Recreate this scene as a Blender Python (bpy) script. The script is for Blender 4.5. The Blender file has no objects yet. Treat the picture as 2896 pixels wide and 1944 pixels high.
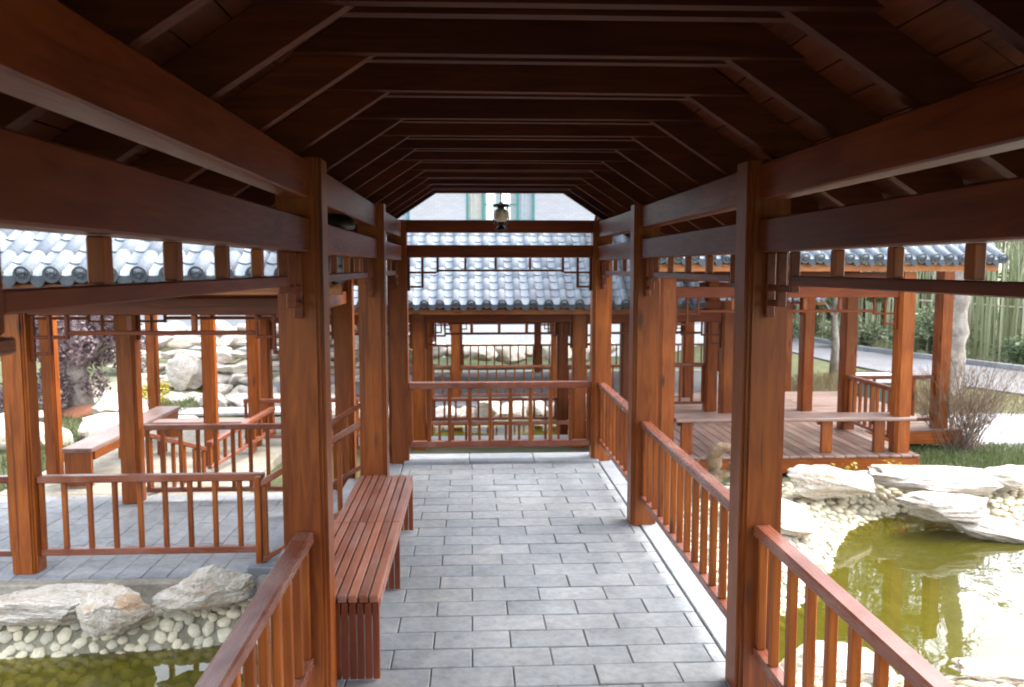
import bpy, bmesh, math, random
from mathutils import Vector, Matrix, noise
R = math.radians
rnd = random.Random(7)
SC = bpy.context.scene
COL = SC.collection

# ------------------------------------------------------------------ camera
cam_d = bpy.data.cameras.new("camera")
cam = bpy.data.objects.new("camera", cam_d); COL.objects.link(cam)
cam_d.sensor_width = 36.0; cam_d.lens = 29.21
cam_d.clip_start = 0.05; cam_d.clip_end = 2000
cam.location = (0, 0, 2.0)
cam.rotation_euler = (R(90 - 5.2516), 0, R(-2.7656))
cam_d.dof.use_dof = True
cam_d.dof.focus_distance = 3.2
cam_d.dof.aperture_fstop = 5.6
SC.camera = cam

# ------------------------------------------------------------------ sky and light (bright overcast day)
SUN_EL, SUN_AZ = 52, 68          # azimuth clockwise from +Y
w = bpy.data.worlds.new("World"); SC.world = w; w.use_nodes = True
nt = w.node_tree; nt.nodes.clear()
sky = nt.nodes.new("ShaderNodeTexSky"); sky.sky_type = 'NISHITA'; sky.sun_disc = False
sky.sun_elevation = R(SUN_EL); sky.sun_rotation = R(SUN_AZ)
sky.air_density = 1.0; sky.dust_density = 3.0; sky.ozone_density = 1.0
hsv = nt.nodes.new("ShaderNodeHueSaturation"); hsv.inputs["Saturation"].default_value = 0.38
bg = nt.nodes.new("ShaderNodeBackground"); bg.inputs["Strength"].default_value = 0.15
out = nt.nodes.new("ShaderNodeOutputWorld")
nt.links.new(sky.outputs[0], hsv.inputs["Color"]); nt.links.new(hsv.outputs[0], bg.inputs[0]); nt.links.new(bg.outputs[0], out.inputs[0])
sd = bpy.data.lights.new("sun", 'SUN'); sd.energy = 0.5; sd.angle = R(70); sd.color = (1.0, 0.98, 0.95)
sun = bpy.data.objects.new("sun", sd); COL.objects.link(sun)
sdir = Vector((math.sin(R(SUN_AZ)) * math.cos(R(SUN_EL)), math.cos(R(SUN_AZ)) * math.cos(R(SUN_EL)), math.sin(R(SUN_EL))))
sun.rotation_euler = sdir.to_track_quat('Z', 'Y').to_euler()
vs = SC.view_settings
vs.view_transform = 'Standard'; vs.look = 'None'; vs.exposure = 2.85; vs.gamma = 1.0; vs.use_curve_mapping = False
SC.cycles.max_bounces = 8; SC.cycles.diffuse_bounces = 4; SC.cycles.transparent_max_bounces = 24
SC.cycles.filter_width = 1.9

# ------------------------------------------------------------------ materials
def mat(name):
    m = bpy.data.materials.new(name); m.use_nodes = True
    n = m.node_tree; b = n.nodes["Principled BSDF"]
    return m, n, b
def nd(n, t, **kw):
    x = n.nodes.new(t)
    for k, v in kw.items(): setattr(x, k, v)
    return x
def ramp(n, src, stops, interp='LINEAR'):
    r = nd(n, "ShaderNodeValToRGB"); r.color_ramp.interpolation = interp
    e = r.color_ramp.elements
    while len(e) < len(stops): e.new(0.5)
    for i, (p, c) in enumerate(stops):
        e[i].position = p; e[i].color = (*c, 1) if len(c) == 3 else c
    n.links.new(src, r.inputs[0]); return r
def coords(n, scale=(1, 1, 1), space="Object", rand=True):
    tc = nd(n, "ShaderNodeTexCoord"); mp = nd(n, "ShaderNodeMapping")
    mp.inputs["Scale"].default_value = scale
    src = tc.outputs[space]
    oi = nd(n, "ShaderNodeObjectInfo")
    if rand:
        mu = nd(n, "ShaderNodeVectorMath", operation='SCALE'); mu.inputs[0].default_value = (37.0, 53.0, 71.0)
        n.links.new(oi.outputs["Random"], mu.inputs["Scale"])
        ad = nd(n, "ShaderNodeVectorMath", operation='ADD')
        n.links.new(src, ad.inputs[0]); n.links.new(mu.outputs[0], ad.inputs[1]); src = ad.outputs[0]
    n.links.new(src, mp.inputs[0]); return mp.outputs[0], oi.outputs["Random"], src
def tex(n, vec, scale, detail=4, rough=0.55, dist=0.0):
    t = nd(n, "ShaderNodeTexNoise"); t.inputs["Scale"].default_value = scale; t.inputs["Detail"].default_value = detail
    t.inputs["Roughness"].default_value = rough; t.inputs["Distortion"].default_value = dist
    n.links.new(vec, t.inputs["Vector"]); return t.outputs["Fac"]
def mixc(n, fac, a, b, mode='MIX'):
    m = nd(n, "ShaderNodeMix", data_type='RGBA', blend_type=mode)
    for key, v in ((0, fac), (6, a), (7, b)):
        if isinstance(v, (int, float)): m.inputs[key].default_value = v
        elif isinstance(v, tuple): m.inputs[key].default_value = (*v, 1)
        else: n.links.new(v, m.inputs[key])
    return m.outputs[2]
def bump(n, b, h, strength, dist=0.01):
    bp = nd(n, "ShaderNodeBump"); bp.inputs["Strength"].default_value = strength; bp.inputs["Distance"].default_value = dist
    n.links.new(h, bp.inputs["Height"]); n.links.new(bp.outputs[0], b.inputs["Normal"])

def wood_mat(axis, name, lo, hi, rough=0.36, weather_sheen=0.0):
    spec = 0.2 if name.startswith('roof') else 0.26 if name.startswith('beam') else 0.32
    m, n, b = mat(name)
    sc = {'x': (1.2, 14, 14), 'y': (14, 1.2, 14), 'z': (14, 14, 1.2)}[axis]
    v, rv, raw = coords(n, sc)
    g = tex(n, v, 1.6, 4, 0.62, 1.2)
    big = tex(n, raw, 1.7, 2)
    fine = tex(n, v, 7.0, 3, 0.6)
    base = ramp(n, g, [(0.28, lo), (0.72, hi)])
    tint = ramp(n, rv, [(0.0, (0.72, 0.66, 0.62)), (0.5, (1.0, 0.97, 0.95)), (1.0, (1.22, 1.2, 1.15))])
    c1 = mixc(n, 1.0, base.outputs[0], tint.outputs[0], 'MULTIPLY')
    bl = ramp(n, big, [(0.3, (0.78, 0.68, 0.62)), (0.65, (1.10, 1.07, 1.02))])
    c2 = mixc(n, 1.0, c1, bl.outputs[0], 'MULTIPLY')
    # knots
    sk = {'x': (2.0, 7, 7), 'y': (7, 2.0, 7), 'z': (7, 7, 2.0)}[axis]
    mk = nd(n, "ShaderNodeMapping"); mk.inputs["Scale"].default_value = sk; n.links.new(raw, mk.inputs[0])
    vo = nd(n, "ShaderNodeTexVoronoi"); vo.inputs["Scale"].default_value = 0.55; n.links.new(mk.outputs[0], vo.inputs["Vector"])
    kn = ramp(n, vo.outputs["Distance"], [(0.04, (0.85, 0.85, 0.85)), (0.115, (0, 0, 0))])
    c3 = mixc(n, kn.outputs[0], c2, (0.035, 0.012, 0.006))
    if weather_sheen:
        we = ramp(n, tex(n, raw, 3.3, 3, 0.6), [(0.45, (0, 0, 0)), (0.75, (weather_sheen,) * 3)])  # pale patches: weathering plus sky sheen painted into the colour
        c3 = mixc(n, we.outputs[0], c3, (0.36, 0.22, 0.18))
    cs = {'x': (0.5, 26, 26), 'y': (26, 0.5, 26), 'z': (26, 26, 0.5)}[axis]
    mk2 = nd(n, "ShaderNodeMapping"); mk2.inputs["Scale"].default_value = cs; n.links.new(raw, mk2.inputs[0])
    ck = ramp(n, tex(n, mk2.outputs[0], 1.0, 2, 0.5, 0.4), [(0.0, (0, 0, 0)), (0.29, (0.6,) * 3), (0.32, (0, 0, 0)), (1.0, (0, 0, 0))])
    c3 = mixc(n, ck.outputs[0], c3, (0.03, 0.010, 0.005))
    n.links.new(c3, b.inputs["Base Color"])
    rr = ramp(n, fine, [(0.3, (rough - 0.03,) * 3), (0.75, (rough + 0.07,) * 3)])
    n.links.new(rr.outputs[0], b.inputs["Roughness"])
    b.inputs["Specular IOR Level"].default_value = spec
    bump(n, b, g, 0.10, 0.004)
    return m
LO, HI = (0.138, 0.031, 0.0052), (0.292, 0.085, 0.0115)
WX, WY, WZ = (wood_mat(a, "stained_wood_" + a, LO, HI, 0.38) for a in 'xyz')
PX, PY = (wood_mat(a, "beam_wood_" + a, (0.086, 0.0165, 0.0042), (0.180, 0.041, 0.0092), 0.38) for a in 'xy')  # darker than the posts: stain plus interior shade put into the base colour
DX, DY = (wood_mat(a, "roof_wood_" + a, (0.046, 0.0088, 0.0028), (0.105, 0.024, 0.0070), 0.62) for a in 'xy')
RX, RY = (wood_mat(a, "rail_wood_" + a, (0.150, 0.047, 0.026), (0.200, 0.068, 0.040), 0.27, 0.4) for a in 'xy')
BY = wood_mat('y', "bench_wood", (0.24, 0.092, 0.058), (0.36, 0.155, 0.105), 0.30, 0.6)
BZ = wood_mat('z', "bench_leg_wood", (0.10, 0.022, 0.010), (0.20, 0.05, 0.018), 0.38)
KX, KY = (wood_mat(a, "deck_wood_" + a, (0.16, 0.112, 0.098), (0.26, 0.195, 0.175), 0.30, 0.6) for a in 'xy')
OX = wood_mat('x', "eave_wood", (0.20, 0.068, 0.018), (0.33, 0.13, 0.038), 0.42)

def stone_mat(name, c0, c1, c2, scale=3.0, rough=0.8, bs=0.5, patch=0.55, bd=0.02, layers=False):
    m, n, b = mat(name)
    v, rv, raw = coords(n)
    a = tex(n, raw, scale, 5, 0.65, 0.6); f = tex(n, raw, scale * 9, 3, 0.7)
    o = tex(n, raw, scale * 0.7, 3, 0.6, 1.0)
    r = ramp(n, a, [(0.3, c0), (0.62, c1)])
    po = ramp(n, o, [(patch, (0, 0, 0)), (patch + 0.12, (0.75, 0.75, 0.75))])
    c = mixc(n, po.outputs[0], r.outputs[0], c2)
    ti = ramp(n, rv, {"slate_paver": [(0, (0.91, 0.92, 0.94)), (1, (1.07, 1.06, 1.05))], "cobble_stone": [(0, (0.62, 0.60, 0.62)), (0.5, (0.95, 0.95, 0.90)), (1, (1.12, 1.06, 0.98))]}.get(name, [(0, (0.80, 0.80, 0.82)), (1, (1.12, 1.10, 1.06))]))
    c = mixc(n, 1.0, c, ti.outputs[0], 'MULTIPLY')
    fr = ramp(n, f, [(0.25, (0.72, 0.70, 0.68)), (0.6, (1.03, 1.03, 1.03))])
    c = mixc(n, 1.0, c, fr.outputs[0], 'MULTIPLY')
    if name == "slate_paver":
        gp = nd(n, "ShaderNodeNewGeometry")
        sw_ = ramp(n, tex(n, gp.outputs["Position"], 1.1, 4, 0.65), [(0.32, (0.80, 0.80, 0.80)), (0.55, (1.0, 1.0, 1.0)), (0.75, (1.10, 1.09, 1.06))])
        c = mixc(n, 1.0, c, sw_.outputs[0], 'MULTIPLY')
    if layers:
        ml = nd(n, "ShaderNodeMapping"); ml.inputs["Scale"].default_value = (2.5, 2.5, 16); ml.inputs["Rotation"].default_value = (0.15, 0.2, 0); n.links.new(raw, ml.inputs[0])
        ly = ramp(n, tex(n, ml.outputs[0], 1.0, 5, 0.7, 0.8), [(0.36, (0.55, 0.50, 0.45)), (0.48, (1.0, 1.0, 1.0))])
        c = mixc(n, 0.8, c, mixc(n, 1.0, c, ly.outputs[0], 'MULTIPLY'))
    n.links.new(c, b.inputs["Base Color"]); b.inputs["Roughness"].default_value = rough
    mx = nd(n, "ShaderNodeMath", operation='ADD'); n.links.new(a, mx.inputs[0]); n.links.new(f, mx.inputs[1])
    bump(n, b, mx.outputs[0], bs, bd)
    return m
M_ROCK = stone_mat("pale_limestone", (0.62, 0.53, 0.42), (0.88, 0.84, 0.76), (0.66, 0.40, 0.20), 2.6, 0.88, 1.0, 0.57, 0.05, True)
M_ROCK2 = stone_mat("grey_limestone", (0.26, 0.22, 0.18), (0.58, 0.54, 0.48), (0.30, 0.19, 0.10), 3.0, 0.85, 0.9, 0.58, 0.04, True)
M_COB = stone_mat("cobble_stone", (0.42, 0.39, 0.29), (0.62, 0.59, 0.46), (0.46, 0.33, 0.24), 3.0, 0.6, 0.15, 0.62, 0.005)
M_KERB = stone_mat("granite_kerb", (0.21, 0.23, 0.25), (0.29, 0.31, 0.335), (0.22, 0.235, 0.25), 5.0, 0.6, 0.2, 0.6, 0.004)
M_TILE = stone_mat("slate_paver", (0.205, 0.222, 0.238), (0.30, 0.318, 0.328), (0.33, 0.33, 0.315), 2.2, 0.62, 0.35, 0.56, 0.006)
M_MORT = stone_mat("mortar", (0.13, 0.115, 0.10), (0.20, 0.18, 0.155), (0.12, 0.10, 0.08), 8.0, 0.95, 0.4)
M_CONC = stone_mat("bank_cement", (0.23, 0.21, 0.17), (0.36, 0.34, 0.28), (0.24, 0.2, 0.14), 4.0, 0.9, 0.4)
M_ROOF = stone_mat("slate_roof_tile", (0.17, 0.202, 0.24), (0.235, 0.27, 0.312), (0.275, 0.30, 0.335), 5.0, 0.72, 0.15, 0.62, 0.004)
M_DISC = stone_mat("tile_end_clay", (0.035, 0.045, 0.058), (0.062, 0.076, 0.094), (0.08, 0.092, 0.105), 9.0, 0.6, 0.3, 0.62, 0.004)
M_PATH = stone_mat("pale_paving", (0.34, 0.34, 0.34), (0.45, 0.45, 0.46), (0.38, 0.37, 0.36), 1.0, 0.8, 0.2)
M_ROAD = stone_mat("pale_asphalt", (0.15, 0.15, 0.16), (0.21, 0.21, 0.22), (0.18, 0.175, 0.17), 1.2, 0.8, 0.3)
M_SOIL = stone_mat("red_soil", (0.16, 0.06, 0.03), (0.28, 0.11, 0.06), (0.2, 0.1, 0.05), 4.0, 0.95, 0.6)
M_DRIFT = stone_mat("bleached_driftwood", (0.17, 0.105, 0.06), (0.36, 0.27, 0.17), (0.22, 0.13, 0.065), 6.0, 0.85, 1.0, 0.5, 0.03, True)
M_BARK = stone_mat("pale_bark", (0.20, 0.17, 0.14), (0.40, 0.36, 0.32), (0.27, 0.2, 0.14), 7.0, 0.9, 0.8)

def plain(name, c, rough=0.6, metal=0.0, emis=None, var=0.12):
    m, n, b = mat(name)
    v, rv, raw = coords(n)
    t = tex(n, raw, 9.0, 4)
    r = ramp(n, t, [(0.3, tuple(x * (1 - var) for x in c)), (0.7, tuple(min(1, x * (1 + var)) for x in c))])
    n.links.new(r.outputs[0], b.inputs["Base Color"]); b.inputs["Roughness"].default_value = rough; b.inputs["Metallic"].default_value = metal
    return m
M_IRON = plain("black_iron", (0.012, 0.012, 0.013), 0.45)
M_TEAL = plain("teal_paint", (0.04, 0.20, 0.19), 0.45)
M_BOX = plain("dull_teal_paint", (0.035, 0.095, 0.08), 0.6)
M_CURT = plain("peach_curtain", (0.62, 0.47, 0.36), 0.8)
M_CURT2 = plain("mauve_curtain", (0.42, 0.36, 0.42), 0.8)
M_ROOMS = plain("pale_interior", (0.55, 0.58, 0.58), 0.9)
M_WHITE = plain("white_plaster", (0.70, 0.70, 0.69), 0.8)
M_HROOF = plain("grey_house_roof", (0.14, 0.15, 0.165), 0.7)
m, n, b = mat("frosted_glass"); b.inputs["Base Color"].default_value = (0.82, 0.76, 0.62, 1); b.inputs["Roughness"].default_value = 0.35
b.inputs["Subsurface Weight"].default_value = 0.0; M_GLOBE = m
v, rv, raw = coords(n); n.links.new(ramp(n, tex(n, raw, 14, 3), [(0.35, (0.62, 0.52, 0.36)), (0.6, (0.85, 0.80, 0.68))]).outputs[0], b.inputs["Base Color"])
m, n, b = mat("window_pane"); b.inputs["Base Color"].default_value = (0.5, 0.62, 0.62, 1); b.inputs["Roughness"].default_value = 0.05
b.inputs["Transmission Weight"].default_value = 0.0; b.inputs["Alpha"].default_value = 0.35; b.inputs["IOR"].default_value = 1.5; M_PANE = m
# whitewashed brick of the house
m, n, b = mat("whitewashed_brick")
tc = nd(n, "ShaderNodeTexCoord"); mp = nd(n, "ShaderNodeMapping"); mp.inputs["Rotation"].default_value = (R(90), 0, 0)
n.links.new(tc.outputs["Object"], mp.inputs[0])
br = nd(n, "ShaderNodeTexBrick"); br.inputs["Scale"].default_value = 1.0; br.inputs["Brick Width"].default_value = 0.24; br.inputs["Row Height"].default_value = 0.075
br.inputs["Mortar Size"].default_value = 0.008
br.inputs["Color1"].default_value = (0.42, 0.42, 0.435, 1); br.inputs["Color2"].default_value = (0.47, 0.47, 0.48, 1); br.inputs["Mortar"].default_value = (0.35, 0.35, 0.365, 1)
n.links.new(mp.outputs[0], br.inputs["Vector"])
st = ramp(n, tex(n, tc.outputs["Object"], 0.6, 5), [(0.3, (0.90, 0.90, 0.90)), (0.7, (1.05, 1.05, 1.05))])
n.links.new(mixc(n, 1.0, br.outputs[0], st.outputs[0], 'MULTIPLY'), b.inputs["Base Color"]); b.inputs["Roughness"].default_value = 0.85
M_BRICK = m
# pond water: clear green water with mirror reflection by Fresnel
m, n, b = mat("pond_water"); n.nodes.remove(b)
tr = nd(n, "ShaderNodeBsdfTransparent"); tr.inputs[0].default_value = (0.74, 0.71, 0.30, 1)
gl = nd(n, "ShaderNodeBsdfGlossy"); gl.inputs["Roughness"].default_value = 0.012
fr = nd(n, "ShaderNodeFresnel"); fr.inputs["IOR"].default_value = 1.55
mx = nd(n, "ShaderNodeMixShader"); o_ = n.nodes["Material Output"]
tc = nd(n, "ShaderNodeTexCoord")
h1 = tex(n, tc.outputs["Object"], 2.2, 3, 0.5, 0.5)
bp = nd(n, "ShaderNodeBump"); bp.inputs["Strength"].default_value = 0.06; bp.inputs["Distance"].default_value = 0.04
n.links.new(h1, bp.inputs["Height"])
for s in (gl, fr): n.links.new(bp.outputs[0], s.inputs["Normal"])
df = nd(n, "ShaderNodeBsdfDiffuse"); df.inputs[0].default_value = (0.115, 0.106, 0.013, 1)
mk_ = nd(n, "ShaderNodeMixShader"); mk_.inputs[0].default_value = 0.38
n.links.new(tr.outputs[0], mk_.inputs[1]); n.links.new(df.outputs[0], mk_.inputs[2])
n.links.new(fr.outputs[0], mx.inputs[0]); n.links.new(mk_.outputs[0], mx.inputs[1]); n.links.new(gl.outputs[0], mx.inputs[2]); n.links.new(mx.outputs[0], o_.inputs[0])
M_WATER = m
# ground: lawn / soil / cemented pond bank, chosen by a painted attribute
m, n, b = mat("garden_ground")
at = nd(n, "ShaderNodeAttribute"); at.attribute_name = "bank"
tc = nd(n, "ShaderNodeTexCoord"); P = tc.outputs["Object"]
gr = ramp(n, tex(n, P, 1.3, 8, 0.7), [(0.3, (0.045, 0.060, 0.020)), (0.5, (0.080, 0.090, 0.033)), (0.7, (0.15, 0.135, 0.06))])
ce = ramp(n, tex(n, P, 3.0, 8, 0.7), [(0.3, (0.13, 0.12, 0.075)), (0.65, (0.30, 0.285, 0.21))])
n.links.new(mixc(n, at.outputs["Fac"], gr.outputs[0], ce.outputs[0]), b.inputs["Base Color"]); b.inputs["Roughness"].default_value = 0.95
bump(n, b, tex(n, P, 30, 6, 0.7), 0.6, 0.03)
M_GROUND = m
def leaf_mat(name, a, c, trans=0.25):
    m, n, b = mat(name)
    gm = nd(n, "ShaderNodeNewGeometry")
    r = ramp(n, gm.outputs["Random Per Island"], [(0.0, a), (1.0, c)])
    n.links.new(r.outputs[0], b.inputs["Base Color"]); b.inputs["Roughness"].default_value = 0.55
    tl = nd(n, "ShaderNodeBsdfTranslucent"); n.links.new(r.outputs[0], tl.inputs[0])
    mx = nd(n, "ShaderNodeMixShader"); mx.inputs[0].default_value = trans
    n.links.new(b.outputs[0], mx.inputs[1]); n.links.new(tl.outputs[0], mx.inputs[2]); n.links.new(mx.outputs[0], n.nodes["Material Output"].inputs[0])
    return m
M_PURPLE = leaf_mat("purple_leaf", (0.07, 0.05, 0.06), (0.27, 0.19, 0.20))
M_GREEN = leaf_mat("evergreen_leaf", (0.05, 0.085, 0.035), (0.19, 0.24, 0.12))
M_BLEAF = leaf_mat("bamboo_leaf", (0.09, 0.12, 0.055), (0.26, 0.30, 0.17))
M_YELLOW = leaf_mat("yellow_leaf", (0.30, 0.26, 0.03), (0.52, 0.44, 0.07))
M_GRASS = leaf_mat("grass_blade", (0.05, 0.085, 0.025), (0.14, 0.16, 0.06))
M_DRY = leaf_mat("dry_grass_blade", (0.16, 0.12, 0.06), (0.30, 0.24, 0.13))
M_TWIG = plain("brown_twig", (0.17, 0.12, 0.085), 0.9)
M_CULM = leaf_mat("bamboo_culm", (0.16, 0.19, 0.08), (0.46, 0.46, 0.31), 0.0)
M_POLE = plain("dry_pole", (0.38, 0.33, 0.28), 0.9)

# ------------------------------------------------------------------ object helpers
def link(o, parent=None):
    COL.objects.link(o)
    if parent is not None: o.parent = parent
    return o
def tag(o, label=None, cat=None, group=None, kind=None):
    if label: o["label"] = label
    if cat: o["category"] = cat
    if group: o["group"] = group
    if kind: o["kind"] = kind
    return o
def thing(name, label, cat, group=None, loc=(0, 0, 0)):
    o = bpy.data.objects.new(name, None); o.location = loc; o.empty_display_size = 0.2
    link(o); return tag(o, label, cat, group)
def struct(name, me, loc=(0, 0, 0)):
    o = bpy.data.objects.new(name, me); o.location = loc; link(o); o["kind"] = "structure"; return o
def world_loc(o, p): o.location = Vector(p)
def inst(name, me, parent, p, rot=None, scale=None):
    o = bpy.data.objects.new(name, me); link(o, parent)
    pp = Vector((0, 0, 0)); q = parent
    while q is not None:
        pp += q.location; q = q.parent
    o.location = Vector(p) - pp
    if rot is not None: o.rotation_euler = rot
    if scale is not None: o.scale = scale
    return o
def mesh(name, vs_, fs, m, smooth=False):
    me = bpy.data.meshes.new(name); me.from_pydata(vs_, [], fs); me.materials.append(m)
    if smooth: me.polygons.foreach_set("use_smooth", [True] * len(me.polygons))
    me.update(); return me
def cbox_geo(sx, sy, sz, ch):
    """chamfered box centred on 0"""
    vs_, fs = [], []
    h = (sx / 2, sy / 2, sz / 2); ch = min(ch, 0.45 * min(sx, sy, sz))
    idx = {}
    for ax in range(3):
        for s in (-1, 1):
            for a in (-1, 1):
                for b_ in (-1, 1):
                    v = [0, 0, 0]; o1, o2 = (ax + 1) % 3, (ax + 2) % 3
                    v[ax] = s * h[ax]; v[o1] = a * (h[o1] - ch); v[o2] = b_ * (h[o2] - ch)
                    sg = [0, 0, 0]; sg[ax] = s; sg[o1] = a; sg[o2] = b_
                    idx[(ax, tuple(sg))] = len(vs_); vs_.append(tuple(v))
    def orient(f):
        c = sum((Vector(vs_[i]) for i in f), Vector()) / len(f)
        nrm = (Vector(vs_[f[1]]) - Vector(vs_[f[0]])).cross(Vector(vs_[f[2]]) - Vector(vs_[f[1]]))
        return f if nrm.dot(c) > 0 else f[::-1]
    S = (-1, 1)
    for ax in range(3):
        o1, o2 = (ax + 1) % 3, (ax + 2) % 3
        for s in S:
            q = []
            for a, b_ in ((-1, -1), (1, -1), (1, 1), (-1, 1)):
                sg = [0, 0, 0]; sg[ax] = s; sg[o1] = a; sg[o2] = b_; q.append(idx[(ax, tuple(sg))])
            fs.append(orient(q))
        for s in S:
            for a in S:      # edge between faces ax=s and o1=a, running along o2
                q = []
                for (axx, b_) in ((ax, -1), (ax, 1), (o1, 1), (o1, -1)):
                    sg = [0, 0, 0]; sg[ax] = s; sg[o1] = a; sg[o2] = b_; q.append(idx[(axx, tuple(sg))])
                fs.append(orient(q))
    for a in S:
        for b_ in S:
            for c in S: fs.append(orient([idx[(k, (a, b_, c))] for k in range(3)]))
    return vs_, fs
_bc = {}
def cbox(sx, sy, sz, m, ch=0.005):
    k = (round(sx, 4), round(sy, 4), round(sz, 4), m.name, ch)
    if k not in _bc:
        v, f = cbox_geo(sx, sy, sz, ch); _bc[k] = mesh("piece", v, f, m)
    return _bc[k]
def box(name, parent, x0, x1, y0, y1, z0, z1, m, ch=0.005):
    return inst(name, cbox(x1 - x0, y1 - y0, z1 - z0, m, ch), parent, ((x0 + x1) / 2, (y0 + y1) / 2, (z0 + z1) / 2))
class MB:
    def __init__(s): s.v, s.f = [], []
    def add(s, v, f, mx=None):
        o = len(s.v); s.v += [tuple(mx @ Vector(p)) if mx else tuple(p) for p in v]; s.f += [[i + o for i in q] for q in f]
    def box(s, x0, x1, y0, y1, z0, z1, ch=0.004):
        v, f = cbox_geo(x1 - x0, y1 - y0, z1 - z0, ch)
        s.add(v, f, Matrix.Translation(((x0 + x1) / 2, (y0 + y1) / 2, (z0 + z1) / 2)))
    def tube(s, pts, rads, k=8, cap=True):
        rings = []
        for i, p in enumerate(pts):
            p = Vector(p); a = Vector(pts[max(0, i - 1)]); c = Vector(pts[min(len(pts) - 1, i + 1)])
            d = (c - a).normalized(); u = d.cross(Vector((0.13, 0.97, 0.21))).normalized(); w_ = d.cross(u)
            rings.append(len(s.v))
            for j in range(k):
                t = 2 * math.pi * j / k; s.v.append(tuple(p + (u * math.cos(t) + w_ * math.sin(t)) * rads[i]))
        for i in range(len(pts) - 1):
            for j in range(k):
                a, b_ = rings[i] + j, rings[i] + (j + 1) % k; c, d = rings[i + 1] + (j + 1) % k, rings[i + 1] + j
                s.f.append([a, b_, c, d])
        if cap:
            s.f.append([rings[0] + j for j in range(k)][::-1]); s.f.append([rings[-1] + j for j in range(k)])
    def lathe(s, prof, k=20, loc=(0, 0, 0)):
        o = len(s.v)
        for (r_, z) in prof:
            for j in range(k):
                t = 2 * math.pi * j / k; s.v.append((loc[0] + r_ * math.cos(t), loc[1] + r_ * math.sin(t), loc[2] + z))
        for i in range(len(prof) - 1):
            for j in range(k):
                s.f.append([o + i * k + j, o + i * k + (j + 1) % k, o + (i + 1) * k + (j + 1) % k, o + (i + 1) * k + j])
    def mesh(s, name, m, smooth=False): return mesh(name, s.v, s.f, m, smooth)

def column_mesh(w_, h, key=[None]):
    """square post with notched (begonia) corners, base at z=0"""
    a = w_ / 2; n1, n2 = 0.030, 0.015
    q = [(a, -(a - n1)), (a, a - n1), (a - n2, a - n1), (a - n2, a - n2), (a - n1, a - n2), (a - n1, a)]
    prof = []
    for r_ in range(4):
        c, s = [(1, 0), (0, 1), (-1, 0), (0, -1)][r_]
        for (x, y) in q[1:]:
            prof.append((x * c - y * s, x * s + y * c))
    k = len(prof); v = [(x, y, 0) for x, y in prof] + [(x, y, h) for x, y in prof]
    f = [[i, (i + 1) % k, (i + 1) % k + k, i + k] for i in range(k)] + [list(range(k, 2 * k))]
    return mesh("post", v, f, WZ)
_colc = {}
def column(parent, x, y, z0, z1, w_=0.2):
    k = (round(z1 - z0, 3), w_)
    if k not in _colc: _colc[k] = column_mesh(w_, z1 - z0)
    return inst("column", _colc[k], parent, (x, y, z0))

def railing(parent, p0, p1, z, h=0.825, pitch=0.185, low=0.2, hw=0.08, hh=0.055, name="railing", slope=0.0, wx=None, lowh=0.045):
    """handrail and bottom rail (one part) with each baluster a sub-part; p0,p1 = (x,y) centre line; z floor"""
    x0, y0 = p0; x1, y1 = p1; L = math.hypot(x1 - x0, y1 - y0); ang = math.atan2(y1 - y0, x1 - x0)
    mb = MB()
    mb.box(0, L, -hw / 2, hw / 2, h - hh, h, 0.008)
    mb.box(0, L, -0.03, 0.03, low, low + lowh, 0.005)
    if slope:
        mb.v = [(a, b_, c + slope * a) for a, b_, c in mb.v]
    o = inst(name, mb.mesh("rail", RX), parent, (x0, y0, z), (0, 0, ang))
    bh = h - hh - low - lowh; bm_ = cbox(0.038, 0.038, bh, WZ, 0.004)
    n_ = max(1, round(L / pitch)); 
    for i in range(n_ + 1):
        t = min(max(L * i / n_, 0.022), L - 0.022)
        bo = bpy.data.objects.new("baluster", bm_); link(bo, o)
        bo.location = (t, 0, low + lowh + bh / 2 + slope * t)
    return o

def lattice(parent, p0, p1, ztop, zbar, pitch=0.44, bt=0.035, drop=0.16, name="hanging_lattice", e=0.14):
    """fretwork strip: long bar on struts, stepping down to a square beside each column"""
    x0, y0 = p0; x1, y1 = p1; L = math.hypot(x1 - x0, y1 - y0); ang = math.atan2(y1 - y0, x1 - x0)
    mb = MB(); w_ = 0.02; t = 0.026; e2 = 2 * e
    mb.box(e2 + t, L - e2 - t, -w_, w_, zbar, zbar + bt)
    def X(a): return (a, ) 
    for s in (0, 1):
        f = (lambda a, b_: (a, b_)) if s == 0 else (lambda a, b_: (L - b_, L - a))
        mb.box(*f(0.0, 0.034), -0.019, 0.019, zbar - drop - 0.05, ztop - 0.001)
        mb.box(*f(e, e + t), -w_, w_, zbar - drop, ztop - 0.001)
        mb.box(*f(e2, e2 + t), -w_, w_, zbar - 0.03, ztop - 0.001)
        mb.box(*f(0.035, e - .001), -w_ + .001, w_ - .001, zbar - drop + .001, zbar - drop + 0.027)
        mb.box(*f(0.035, e - .001), -w_ + .001, w_ - .001, zbar - 0.028, zbar - 0.002)
        mb.box(*f(e + t + .001, e2 - .001), -w_ + .001, w_ - .001, zbar - 0.028, zbar - 0.002)
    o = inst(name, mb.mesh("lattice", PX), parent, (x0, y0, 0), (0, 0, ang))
    hh = ztop - zbar - bt - 0.002
    if hh > 0.02:
        sm_ = cbox(0.045, 0.036, hh, WZ, 0.004); n_ = max(1, round((L - 2 * e2) / pitch))
        for i in range(1, n_):
            so = bpy.data.objects.new("strut", sm_); link(so, o); so.location = (e2 + (L - 2 * e2) * i / n_, 0, zbar + bt + hh / 2 + 0.001)
    return o

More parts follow.
